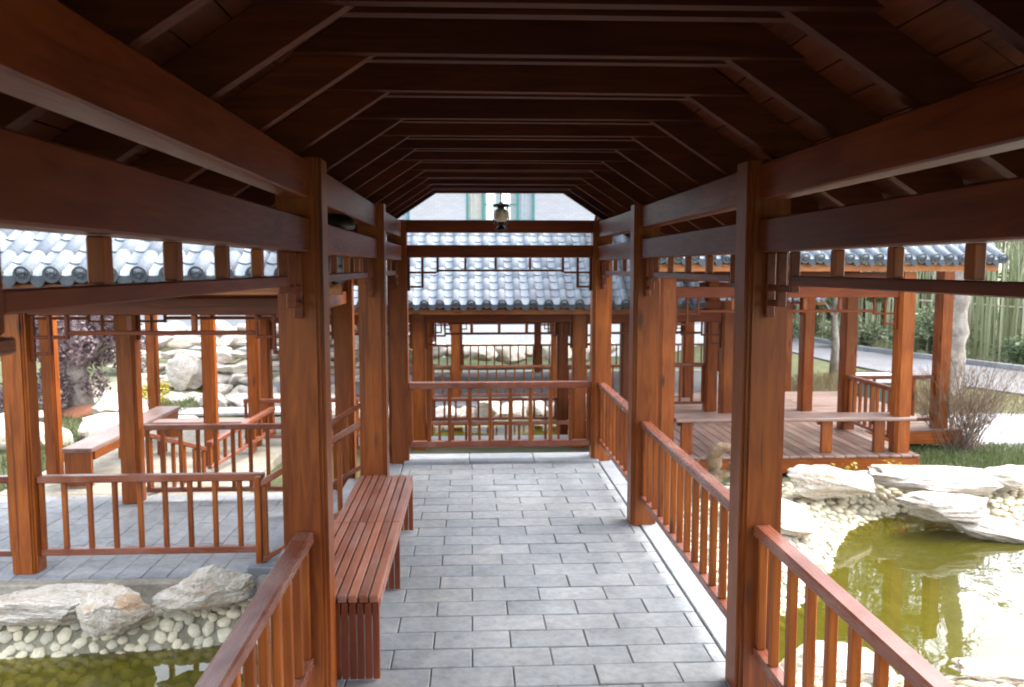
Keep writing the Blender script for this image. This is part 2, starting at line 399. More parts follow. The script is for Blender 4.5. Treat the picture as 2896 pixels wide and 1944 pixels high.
# ------------------------------------------------------------------ roof tiles
def tile_meshes(p):
    seg = 6; res = {}
    wp = p * 0.40; tl = 0.20
    v, f = [], []
    for (y, dz) in ((0, 0.012), (tl + 0.03, -0.004)):
        for layer in (0, 0.012):
            for i in range(seg + 1):
                t = -1 + 2 * i / seg
                v.append((wp * t, y, 0.042 * t * t + dz + layer - 0.012))
    k = seg + 1; q4 = len(v); v += v[:2 * k]
    for i in range(seg):
        f.append([k + i, k + i + 1, 3 * k + i + 1, 3 * k + i]); f.append([q4 + i, q4 + i + 1, q4 + k + i + 1, q4 + k + i])
    res['pan'] = mesh("pan", v, f, M_ROOF, True)
    v, f = [], []; cl = 0.30; seg = 8
    for (y, rr) in ((0, 0.0560), (cl - 0.004, 0.0545), (cl, 0.0535)):
        for i in range(seg + 1):
            t = math.pi * i / seg; v.append((rr * math.cos(t), y, rr * 0.95 * math.sin(t) + 0.012))
    k = seg + 1
    for j in range(2):
        for i in range(seg): f.append([j * k + i, (j + 1) * k + i, (j + 1) * k + i + 1, j * k + i + 1])
    f.append(list(range(k)))
    res['cover'] = mesh("cover", v, f, M_ROOF, True)
    mb = MB()     # round end tile with raised rim and boss
    mb.lathe([(0.0, 0.006), (0.018, 0.010), (0.022, 0.002), (0.040, 0.002), (0.047, 0.012), (0.064, 0.012), (0.066, 0.0), (0.066, -0.03), (0.0, -0.03)], 18)
    for j in range(8):
        t = 2 * math.pi * j / 8
        mb.box(0.031 * math.cos(t) - .006, 0.031 * math.cos(t) + .006, 0.031 * math.sin(t) - .006, 0.031 * math.sin(t) + .006, 0.0, 0.008, 0.002)
    res['disc'] = mb.mesh("disc", M_DISC)
    # drip tile: curved lip below the pan
    v, f = [], []; seg = 8; wq = p * 0.36
    for yy in (0.0, -0.014):
        for i in range(seg + 1):
            t = -1 + 2 * i / seg; v.append((wq * t, yy, 0.030 * t * t + 0.012))
        for i in range(seg + 1):
            t = -1 + 2 * i / seg; v.append((wq * t, yy - 0.012 * (1 - abs(t)), -0.072 + 0.085 * abs(t) ** 1.7))
    k = seg + 1; q = 2 * k
    for i in range(seg):
        f.append([i + k, i + 1 + k, i + 1, i][::-1]); f.append([q + i + k, q + i + 1 + k, q + i + 1, q + i])
        f.append([i, i + 1, q + i + 1, q + i]); f.append([k + i, q + k + i, q + k + i + 1, k + i + 1])
    res['drip'] = mesh("drip", v, f, M_DISC)
    return res
_tm = {}
def tile_roof(parent, x0, x1, ye, ze, yr, zr, pitch, joined=False, skip=None):
    """slope from the eave line y=ye,z=ze (facing the camera) up to the ridge y=yr,z=zr"""
    if pitch not in _tm: _tm[pitch] = tile_meshes(pitch)
    T = _tm[pitch]; dy, dz = yr - ye, zr - ze; SL = math.hypot(dy, dz); a = math.atan2(dz, dy)
    rot = Matrix.Rotation(a, 4, 'X'); n_ = int(round((x1 - x0) / pitch)); up = Vector((0, math.cos(a), math.sin(a)))
    base = Vector((x0, ye, ze)); mbj = MB()
    def put(name, key, p, rx):
        if joined:
            me = T[key]; mx = Matrix.Translation(p) @ Matrix.Rotation(rx, 4, 'X')
            mbj.add([tuple(v.co) for v in me.vertices], [list(q.vertices) for q in me.polygons], mx)
        else:
            inst(name, T[key], parent, p, (rx + rnd.uniform(-.012, .012), rnd.uniform(-.015, .015), rnd.uniform(-.012, .012)))
    for i in range(n_ + 1):
        xp = base + Vector((pitch * i, 0, 0))
        rows = int(SL / 0.185)
        for r_ in range(rows if i < n_ else 0):
            if skip and skip(xp.x, r_): continue
            put("pan_tile", 'pan', xp + Vector((pitch / 2, 0, 0)) + up * (r_ * 0.185) + Vector((0, 0, 0.0)), a)
        if i < n_ and not (skip and skip(xp.x, 0)): put("drip_tile", 'drip', xp + Vector((pitch / 2, -0.002, -0.004)), 0.15)
        for r_ in range(int(SL / 0.29)):
            if skip and skip(xp.x, r_ * 1.6): continue
            put("cover_tile", 'cover', xp + up * (r_ * 0.29 - 0.01) + Vector((0, 0, 0.012)), a)
        if not (skip and skip(xp.x, 0)): put("end_tile", 'disc', xp + up * (-0.022) + Vector((0, 0, 0.032)), R(90) + a * 0.35)
    if joined:
        o = inst("roof_tiles", mbj.mesh("tiles", M_ROOF), parent, (0, 0, 0)); o["kind"] = "stuff"

# ================================================================== GROUND, PONDS
ZW = -0.80
PR = [(x * .9333, y * .9333) for x, y in [(9.2, 6.2), (9.0, 8.2), (7.6, 8.6), (6.251, 8.909), (5.766, 9.257), (5.237, 9.757), (4.716, 9.478), (4.183, 9.009), (3.697, 8.242), (3.393, 7.644), (3.133, 7.329), (2.667, 6.861), (2.3, 6.45), (2.05, 5.95), (2.3, 5.72), (3.399, 5.66), (4.019, 5.62), (6.0, 5.4)]]
PL = [(-7.5, 5.85), (-3.4, 5.93), (-2.8, 5.97), (-2.2, 6.02), (-1.7, 6.07), (-1.15, 6.0), (-1.1, 2.2), (-7.5, 2.0)]
PB = [(-1.9, 13.9), (1.6, 13.9), (2.6, 14.6), (2.2, 15.8), (0.5, 16.2), (-1.5, 16.0), (-2.4, 15.0)]     # behind the cross corridor
PF = [(-8.2, 20.6), (-4.4, 20.2), (-3.2, 21.0), (-4.0, 22.4), (-8.0, 22.6)]                                # rockery pool
def sdist(poly, x, y):
    ins = False; best = 1e9; k = len(poly)
    for i in range(k):
        ax, ay = poly[i]; bx, by = poly[(i + 1) % k]
        if (ay > y) != (by > y) and x < (bx - ax) * (y - ay) / (by - ay) + ax: ins = not ins
        dx, dy = bx - ax, by - ay; t = max(0, min(1, ((x - ax) * dx + (y - ay) * dy) / (dx * dx + dy * dy)))
        d = math.hypot(x - ax - t * dx, y - ay - t * dy); best = min(best, d)
    return -best if ins else best
PONDS = [(PR, 0.42, ZW), (PL, 1.5, ZW), (PB, 0.5, -1.2), (PF, 0.6, -1.25)]
def smooth(a, b_, t):
    t = max(0, min(1, (t - a) / (b_ - a))); return t * t * (3 - 2 * t)
def ground_z(x, y):
    land = -0.62 - 0.62 * smooth(10.5, 17, y) * (1 - smooth(6.5, 9.0, x)) - 0.13 * smooth(6.5, 9, x)
    land += 0.30 * smooth(14, 17, y) * (1 - smooth(-6, -5, x))
    if x < -9: land += 0.5 * smooth(-9, -14, x)
    land += 0.02 * noise.noise((x * 0.9, y * 0.9, 0.3)) * (1 - smooth(9, 11, x))
    z = land; bk = 0.0
    for poly, sl, zw in PONDS:
        xs = [p[0] for p in poly]; ys = [p[1] for p in poly]
        if x < min(xs) - 2.5 or x > max(xs) + 2.5 or y < min(ys) - 2.5 or y > max(ys) + 2.5: continue
        d = sdist(poly, x, y)
        zz = zw + (sl if d > 0 else 0.55) * d
        zz = max(zz, zw - 0.42)
        z = min(z, zz); bk = max(bk, 1 - smooth(0.9, 1.5, d) if d > 0 else 1.0)
    return z, bk
def axis(lo, zones, hi):
    """grid lines: zones = [(from, to, step), ...], growing steps beyond"""
    a = []
    for f0, f1, st in zones:
        k = max(1, round((f1 - f0) / st)); a += [f0 + (f1 - f0) * i / k for i in range(k)]
    a.append(zones[-1][1])
    l, s_, x = [], 0.2, a[0]
    while x > lo: s_ *= 1.35; x -= s_; l.append(x)
    r_, s_, x = [], 0.2, a[-1]
    while x < hi: s_ *= 1.35; x += s_; r_.append(x)
    return l[::-1] + a + r_
gx = axis(-600, [(-9, -4.6, 0.2), (-4.6, 6.6, 0.07), (6.6, 11, 0.2)], 600)
gy = axis(-300, [(1.5, 4.4, 0.2), (4.4, 9.8, 0.055), (9.8, 23.5, 0.17)], 700)
gv, gb = [], []
for y in gy:
    for x in gx:
        z, bk = ground_z(x, y); gv.append((x, y, z)); gb.append(bk)
nx = len(gx)
gf = [[j * nx + i, j * nx + i + 1, (j + 1) * nx + i + 1, (j + 1) * nx + i] for j in range(len(gy) - 1) for i in range(nx - 1)]
gm = mesh("ground", gv, gf, M_GROUND, True)
att = gm.attributes.new("bank", 'FLOAT', 'POINT'); att.data.foreach_set("value", gb)
GROUND = struct("ground", gm)
def water(name, x0, x1, y0, y1, z):
    k = 24
    v = [(x0 + (x1 - x0) * i / k, y0 + (y1 - y0) * j / k, z) for j in range(k + 1) for i in range(k + 1)]
    f = [[j * (k + 1) + i, j * (k + 1) + i + 1, (j + 1) * (k + 1) + i + 1, (j + 1) * (k + 1) + i] for j in range(k) for i in range(k)]
    return struct(name, mesh("water", v, f, M_WATER))
water("pond_water", 1.2, 9.2, 4.4, 9.6, ZW)
water("pond_water", -8.2, -0.95, 1.4, 6.6, ZW)
water("pond_water", -2.9, 3.0, 13.5, 16.6, -1.2)
water("pond_water", -8.6, -2.9, 19.8, 22.9, -1.25)

# ---- cobbles on the banks
bm = bmesh.new(); bmesh.ops.create_icosphere(bm, subdivisions=1, radius=1.0)
COBS = []
for s in range(4):
    b2 = bm.copy()
    for v in b2.verts: v.co *= 1 + 0.18 * noise.noise(v.co * 1.1 + Vector((s * 9, 3, 1)))
    me = bpy.data.meshes.new("cobble"); b2.to_mesh(me); me.materials.append(M_COB)
    me.polygons.foreach_set("use_smooth", [True] * len(me.polygons)); COBS.append(me); b2.free()
bm.free()
cr = random.Random(3)
def cobble_bank(poly, i0, i1, d0, d1, size, vis_limit, keep, near_key, dens=30):
    pts = []
    cell = {}
    tries = 0
    xs = [p[0] for p in poly]; ys = [p[1] for p in poly]
    X0, X1, Y0, Y1 = i0[0], i0[1], i1[0], i1[1]
    area = (X1 - X0) * (Y1 - Y0); N = int(area / (size * size) * dens)
    for _ in range(N):
        x, y = cr.uniform(X0, X1), cr.uniform(Y0, Y1)
        if not keep(x, y): continue
        d = sdist(poly, x, y)
        if d < d0 or d > d1: continue
        r_ = size * cr.uniform(0.7, 1.25); gz = ground_z(x, y)[0]
        k = (int(x / size), int(y / size), int(gz / size)); ok = True
        for a in (-1, 0, 1):
            for b_ in (-1, 0, 1):
                for c in (-1, 0, 1):
                    for (px, py, pz, pr_) in cell.get((k[0] + a, k[1] + b_, k[2] + c), ()):
                        if (px - x) ** 2 + (py - y) ** 2 + (pz - gz) ** 2 < (0.385 * (r_ + pr_)) ** 2: ok = False
        if ok:
            cell.setdefault(k, []).append((x, y, gz, r_)); pts.append((x, y, gz, r_))
    pts.sort(key=near_key)
    mb = MB()
    for q, (x, y, z, r_) in enumerate(pts):
        e = 0.05
        nx_ = (ground_z(x - e, y)[0] - ground_z(x + e, y)[0]) / (2 * e); ny_ = (ground_z(x, y - e)[0] - ground_z(x, y + e)[0]) / (2 * e)
        qn = Vector((nx_, ny_, 1)).normalized().to_track_quat('Z', 'Y') 
        eul = (qn.to_matrix() @ Matrix.Rotation(cr.uniform(0, 6.3), 3, 'Z')).to_euler()
        sc = (r_ * cr.uniform(0.56, 0.70), r_ * cr.uniform(0.44, 0.56), r_ * 0.22)
        me = cr.choice(COBS)
        if q < vis_limit:
            inst("cobble", me, GROUND, (x, y, z + 0.004), eul, sc)
        else:
            mx = Matrix.LocRotScale(Vector((x, y, z + 0.004)), eul, Vector(sc))
            mb.add([tuple(v.co) for v in me.vertices], [list(p.vertices) for p in me.polygons], mx)
    if mb.v:
        o = inst("cobbles", mb.mesh("cobbles", M_COB, True), GROUND, (0, 0, 0)); o["kind"] = "stuff"
cobble_bank(PL, (-3.9, -1.0), (5.78, 6.45), -0.14, 0.36, 0.108, 150, lambda x, y: True, lambda p: abs(p[2] - ZW - .08), 140)
cobble_bank(PL, (-4.2, -1.0), (4.7, 5.95), -0.9, -0.17, 0.13, 0, lambda x, y: True, lambda p: 0)
cobble_bank(PR, (1.5, 8.0), (4.8, 10.0), -0.06, 1.5, 0.125, 150, lambda x, y: (x > 1.6 and y < 9.75 and not (y > 8 and x < 2.0)), lambda p: ((p[0] - 3.2) ** 2 + (p[1] - 7.5) ** 2) if p[2] > ZW - .05 else 99)

# ---- paths and road at the right
def slab(name, pts, z, m, th=0.05, kind="structure"):
    k = len(pts); v = [(x, y, z) for x, y in pts] + [(x, y, z - th) for x, y in pts]
    f = [list(range(k))] + [[i, i + k, (i + 1) % k + k, (i + 1) % k] for i in range(k)]
    return struct(name, mesh(name, v, f, m))
slab("garden_path", [(7.4, 11.9), (9.5, 11.0), (16, 9.5), (30, 9.5), (30, 13.8), (12, 14.5), (9.2, 14.9), (8.0, 14.6)], -0.715, M_PATH)
slab("road", [(10.4, 23.0), (10.9, 19.7), (11.3, 18.2), (11.9, 16.8), (15, 14.9), (40, 14.4), (40, 19), (18, 19.2), (14.3, 20.7), (13.4, 23.4), (12.6, 26.1), (12.0, 40), (9.6, 40)], -0.70, M_ROAD)
kb = thing("kerb", "pale stone kerb along the far side of the road", "kerb")
kp = [(40, 19.05), (18, 19.3), (14.4, 20.8), (13.5, 23.5), (12.7, 26.2), (12.1, 40)]
for (a, b_) in zip(kp, kp[1:]):
    L = math.dist(a, b_); k = max(1, min(12, int(L / 0.9)))
    for i in range(k):
        t = (i + .5) / k; inst("kerb_stone", cbox(L / k - 0.012, 0.14, 0.22, M_KERB, 0.01), kb, (a[0] + (b_[0] - a[0]) * t, a[1] + (b_[1] - a[1]) * t, -0.67), (0, 0, math.atan2(b_[1] - a[1], b_[0] - a[0])))

# ================================================================== OUR COVERED CORRIDOR
CX = 0.288
COLY = [-4.08, -1.50, 0.93, 3.76, 6.34, 8.48]
XL, XR = -0.75, 1.325       # column centre lines
# floor: slab with each paver its own piece
fl = MB(); fl.box(-0.98, 1.555, -5.2, 8.86, -0.30, -0.009, 0.01)
FLOOR = struct("corridor_floor", fl.mesh("slab", M_MORT))
base = MB(); base.box(-0.96, 1.535, -5.1, 8.84, -1.6, -0.302, 0.01)
inst("base_wall", base.mesh("base", M_CONC), FLOOR, (0, 0, 0))
TW, TD, JG = 0.409, 0.2055, 0.0065
XE0, XE1 = -0.70, 1.295
fr_ = random.Random(11)
row = 0; y = -0.6
y = 8.33 - TD * 46
while y < 8.33:
    off = (row % 2) * TW / 2
    x = XE0 - TW + (0.08 + off)
    while x < XE1:
        a, b_ = max(x, XE0), min(x + TW, XE1)
        if b_ - a > 0.04:
            o = box("paving_tile", FLOOR, a + JG / 2, b_ - JG / 2, y + JG / 2, y + TD - JG / 2, -0.05, 0.0, M_TILE, 0.004)
            o.location.z += fr_.uniform(-0.0035, 0.0015); o.rotation_euler = (fr_.uniform(-.006, .006), fr_.uniform(-.004, .004), fr_.uniform(-.006, .006))
        x += TW
    y += TD; row += 1
for i in range(14):                      # kerb strips along both sides and a sill at the far end
    ya = -4.9 + i * 0.95
    if ya + .94 > 8.9: break
    box("kerb_stone", FLOOR, 1.303, 1.545, ya, ya + 0.944, -0.08, 0.006, M_KERB, 0.006)
    box("kerb_stone", FLOOR, -0.97, -0.708, ya, ya + 0.944, -0.08, 0.004, M_KERB, 0.006)
for i in range(3):
    box("sill_stone", FLOOR, -0.70 + i * 0.668, -0.70 + i * 0.668 + 0.662, 8.342, 8.70, -0.08, 0.03, M_KERB, 0.008)

HALL = thing("covered_corridor", "dark red-brown timber covered corridor the camera stands in, with open railings", "corridor", loc=(CX, 3.8, 0))
for cy in COLY:
    for cx in (XL, XR): column(HALL, cx, cy, 0.004, 2.47)
PT = 0.10
def plate_run(cx, side):
    for a, b_ in zip(COLY, COLY[1:]):
        y0, y1 = a + 0.101, b_ - 0.101
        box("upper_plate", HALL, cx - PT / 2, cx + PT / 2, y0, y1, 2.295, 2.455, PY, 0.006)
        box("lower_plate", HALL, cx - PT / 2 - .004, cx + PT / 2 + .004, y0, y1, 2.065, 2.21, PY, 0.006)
        if b_ > 0: lattice(HALL, (cx, y0), (cx, y1), 2.064, 1.925, drop=0.095, bt=0.04)
plate_run(XL, -1); plate_run(XR, 1)
# railings
def rail_y(x, a, b_): railing(HALL, (x, a + 0.101), (x, b_ - 0.101), 0.0)
for i in range(len(COLY) - 1):
    rail_y(XR, COLY[i], COLY[i + 1])
    if i in (1, 2): rail_y(XL, COLY[i], COLY[i + 1])
# end portal
railing(HALL, (XL + 0.101, 8.47), (XR - 0.101, 8.47), 0.0, 0.826, 0.2, 0.155, 0.09, 0.065, lowh=0.06)
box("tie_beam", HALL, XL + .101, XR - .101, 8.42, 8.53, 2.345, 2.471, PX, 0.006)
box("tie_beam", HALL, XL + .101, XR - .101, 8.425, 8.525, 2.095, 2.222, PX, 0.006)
mb = MB(); t = 0.012
def bar(xa, xb, za, zb): mb.box(xa, xb, 8.458, 8.492, za, zb, 0.003)
for xx in (-0.636, 1.212): bar(xx - .013, xx + .013, 1.76, 2.094)
for xx, zb in ((-0.498, 1.79), (-0.344, 1.945), (0.929, 1.945), (1.08, 1.79)): bar(xx - t, xx + t, zb, 2.094)
bar(-0.622, -0.511, 1.79, 1.812); bar(1.093, 1.198, 1.79, 1.812)
bar(-0.622, -0.511, 1.935, 1.957); bar(-0.485, -0.357, 1.935, 1.957); bar(1.093, 1.198, 1.935, 1.957); bar(0.942, 1.067, 1.935, 1.957)
bar(-0.331, 0.916, 1.955, 1.977)
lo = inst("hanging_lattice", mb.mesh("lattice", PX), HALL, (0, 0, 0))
for xx in (-0.064, 0.243, 0.593):
    so = bpy.data.objects.new("strut", cbox(0.024, 0.03, 0.115, WZ, 0.003)); link(so, lo); so.location = (xx, 8.475, 2.0355)
# roof frames
ZC = 2.748; XA, XB = -0.36, 0.945; SLP = 0.66
frames = [2.44 - 0.57 * i for i in range(1, 13)][::-1] + [2.44, 3.01, 3.62, 4.30, 4.83, 5.37, 5.95, 6.52, 7.08, 7.60, 8.06, 8.50]
ALEN = math.atan(SLP); rv = 0.17      # rafter depth (vertical)
EAVE = 1.30                           # horizontal run from plateau corner to eave... set per side
def rafter_mesh(run):
    """sloping rafter; top inner end at x=0 lower face at z=0, going out to +x and down"""
    r0 = -0.66; v = []
    for yy in (0, 0.05):
        v += [(r0, yy, -r0 * SLP), (run, yy, -run * SLP), (run, yy, -run * SLP + 0.09), (run - .05, yy, -(run - .05) * SLP + rv), (r0, yy, -r0 * SLP + rv)]
    f = [[0, 1, 2, 3, 4], [9, 8, 7, 6, 5], [0, 5, 6, 1], [1, 6, 7, 2], [2, 7, 8, 3], [3, 8, 9, 4], [4, 9, 5, 0]]
    return mesh("rafter", v, f[::1], DX)
RUN = 0.93
rm = rafter_mesh(RUN); rm2 = rafter_mesh(RUN); rm2.transform(Matrix.Diagonal((-1, 1, 1, 1))); rm2.flip_normals()
for m_ in (rm, rm2):
    bm = bmesh.new(); bm.from_mesh(m_); bmesh.ops.recalc_face_normals(bm, faces=bm.faces); bm.to_mesh(m_); bm.free()
cxw = (XA + XB) / 2
cb = MB()
v = []
hw = (XB - XA) / 2; hb = 0.15; ext = rv / SLP
v = [(-hw - ext, 0, 0), (hw + ext, 0, 0), (hw + ext - hb / SLP, 0, hb), (-hw - ext + hb / SLP, 0, hb)]
v += [(x, 0.048, z) for x, _, z in v]
CBM = mesh("collar", v, [[0, 1, 2, 3], [7, 6, 5, 4], [0, 4, 5, 1], [1, 5, 6, 2], [2, 6, 7, 3], [3, 7, 4, 0]], DX)
fj = random.Random(5)
for fy in frames:
    j = fj.uniform(-.006, .006); jz = fj.uniform(-.004, .004)
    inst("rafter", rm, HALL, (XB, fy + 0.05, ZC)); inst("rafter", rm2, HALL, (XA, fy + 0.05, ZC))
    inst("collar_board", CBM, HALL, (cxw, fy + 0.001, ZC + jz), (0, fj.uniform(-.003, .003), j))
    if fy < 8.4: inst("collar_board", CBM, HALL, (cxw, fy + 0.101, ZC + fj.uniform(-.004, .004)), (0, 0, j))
# roof boards above the rafters, running along the corridor
yb0, yb1 = -5.0, 8.80
bw = 0.145; sl_len = (RUN + 0.66) * math.sqrt(1 + SLP * SLP)
nb = int(sl_len / bw)
for side in (-1, 1):
    for i in range(nb + 1):
        s0 = i * bw * math.cos(ALEN)
        xm = s0 + bw * math.cos(ALEN) / 2 - 0.64
        zc = ZC + rv - xm * SLP + 0.012 / math.cos(ALEN) + 0.002
        X = (XB + xm) if side > 0 else (XA - xm)
        cuts = [yb0, fj.uniform(-2, 0), fj.uniform(1.6, 3.4), fj.uniform(5, 6.6), yb1]
        for a, b_ in zip(cuts, cuts[1:]):
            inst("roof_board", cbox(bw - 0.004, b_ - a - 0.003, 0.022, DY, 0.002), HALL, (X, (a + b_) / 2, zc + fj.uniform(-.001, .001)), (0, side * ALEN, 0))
# roof covering over the boards and eave boards
mb = MB()
for side in (-1, 1):
    xe = (XB + RUN + 0.06) if side > 0 else (XA - RUN - 0.06); ze = ZC - (RUN + 0.06) * SLP + rv + 0.07; zr = ZC + rv + 0.07 + 0.66 * SLP
    xr = cxw
    q = [(xe, yb0, ze), (xe, yb1 + .05, ze), (xr, yb1 + .05, zr), (xr, yb0, zr)]
    o = len(mb.v); mb.v += q + [(x, y_, z + 0.06) for x, y_, z in q]
    mb.f += [[o + 0, o + 1, o + 2, o + 3], [o + 4, o + 5, o + 6, o + 7], [o, o + 1, o + 5, o + 4], [o + 1, o + 2, o + 6, o + 5], [o + 3, o, o + 4, o + 7]]
inst("roof_covering", mb.mesh("roof", M_ROOF), HALL, (0, 0, 0))
for side in (-1, 1):
    xe = (XB + RUN) if side > 0 else (XA - RUN); ze = ZC - RUN * SLP
    box("eave_board", HALL, xe + (0.002 if side > 0 else -0.027), xe + (0.027 if side > 0 else -0.002), yb0, yb1, ze - 0.005, ze + 0.14, WY, 0.004)

# lantern under the last frames
LX, LY = CX, 8.16
LAN = thing("hanging_lantern", "small black iron hanging lantern with frosted globe at the corridor's far end", "lantern", loc=(LX, LY, 2.36))
mb = MB(); mb.lathe([(0.0, 0.275), (0.012, 0.27), (0.02, 0.258), (0.055, 0.252), (0.092, 0.232), (0.094, 0.226), (0.05, 0.236), (0.034, 0.22), (0.032, 0.205), (0.0, 0.205)], 24)
inst("cap", mb.mesh("cap", M_IRON, True), LAN, (LX, LY, 2.36))
mb = MB(); mb.lathe([(0.03, 0.205), (0.055, 0.195), (0.066, 0.165), (0.066, 0.115), (0.056, 0.09), (0.03, 0.078)], 24)
inst("globe", mb.mesh("globe", M_GLOBE, True), LAN, (LX, LY, 2.36))
mb = MB(); mb.lathe([(0.0, 0.078), (0.036, 0.078), (0.03, 0.06), (0.024, 0.045), (0.046, 0.025), (0.058, 0.005), (0.03, -0.01), (0.0, -0.012)], 24)
inst("base_cup", mb.mesh("cup", M_IRON, True), LAN, (LX, LY, 2.36))
for i in range(4):
    t = math.pi / 4 + i * math.pi / 2; c, s = math.cos(t), math.sin(t); mb = MB()
    mb.tube([(0.088 * c, 0.088 * s, 0.23), (0.10 * c, 0.10 * s, 0.15), (0.104 * c, 0.104 * s, 0.085), (0.055 * c, 0.055 * s, 0.02)], [0.0035] * 4, 6)
    inst("cage_wire", mb.mesh("wire", M_IRON), LAN, (LX, LY, 2.36))
mb = MB(); mb.tube([(0, 0, 0.27), (0, 0, 0.43)], [0.004, 0.004], 6)
for i in range(6): mb.lathe([(0.004, 0.29 + i * .022), (0.009, 0.30 + i * .022), (0.004, 0.31 + i * .022)], 8)
inst("chain", mb.mesh("chain", M_IRON), LAN, (LX, LY, 2.36))

# loudspeaker lying on the left lower plate
SPK = thing("loudspeaker", "small dark rounded loudspeaker resting on the left beam under the roof", "loudspeaker", loc=(XL, 4.75, 2.212))
mb = MB(); mb.lathe([(0.0, 0.0), (0.09, 0.0), (0.10, 0.02), (0.085, 0.055), (0.05, 0.08), (0.0, 0.088)], 20)
inst("housing", mb.mesh("speaker", M_IRON, True), SPK, (XL, 4.75, 2.212))
mb = MB(); mb.box(-0.03, 0.03, -0.12, 0.12, 0.0005, 0.012); inst("bracket", mb.mesh("bracket", M_IRON), SPK, (XL, 4.75, 2.212))

# dark wooden box under the near left beam
DB = thing("wooden_box", "dark wooden box fixed under the near left beam at the photo's edge", "box", loc=(XL, 1.1, 1.88))
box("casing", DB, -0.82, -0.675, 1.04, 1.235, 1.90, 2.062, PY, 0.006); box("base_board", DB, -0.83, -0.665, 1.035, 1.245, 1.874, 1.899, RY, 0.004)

# slatted bench inside, left
BEN = thing("slatted_bench", "long reddish slatted wooden bench along the left side of the corridor", "bench", loc=(-0.655, 5.05, 0))
bx0, bx1 = -0.86, -0.45; ns = 8; sw = (bx1 - bx0) / ns
for half, (a, b_) in enumerate(((3.885, 5.055), (5.059, 6.225))):
    for i in range(ns):
        box("seat_slat", BEN, bx0 + i * sw + .004, bx0 + (i + 1) * sw - .004, a, b_, 0.395, 0.43, BY, 0.005)
box("side_apron", BEN, bx1 - 0.03, bx1 - 0.002, 3.955, 6.165, 0.345, 0.394, BY, 0.004)
box("side_apron", BEN, bx0 + 0.002, bx0 + 0.03, 3.955, 6.165, 0.345, 0.394, BY, 0.004)
for ya, yb in ((3.89, 3.925), (6.175, 6.21), (5.02, 5.055)):
    box("cross_rail", BEN, bx0 + .032, bx1 - .032, yb + .001, yb + .026, 0.32, 0.394, BZ, 0.004)
    for i in range(11):
        w6 = (bx1 - bx0) / 11
        box("leg_board", BEN, bx0 + i * w6 + .0025, bx0 + (i + 1) * w6 - .0025, ya - .003, yb - .002, 0.012, 0.3945, BZ, 0.003)

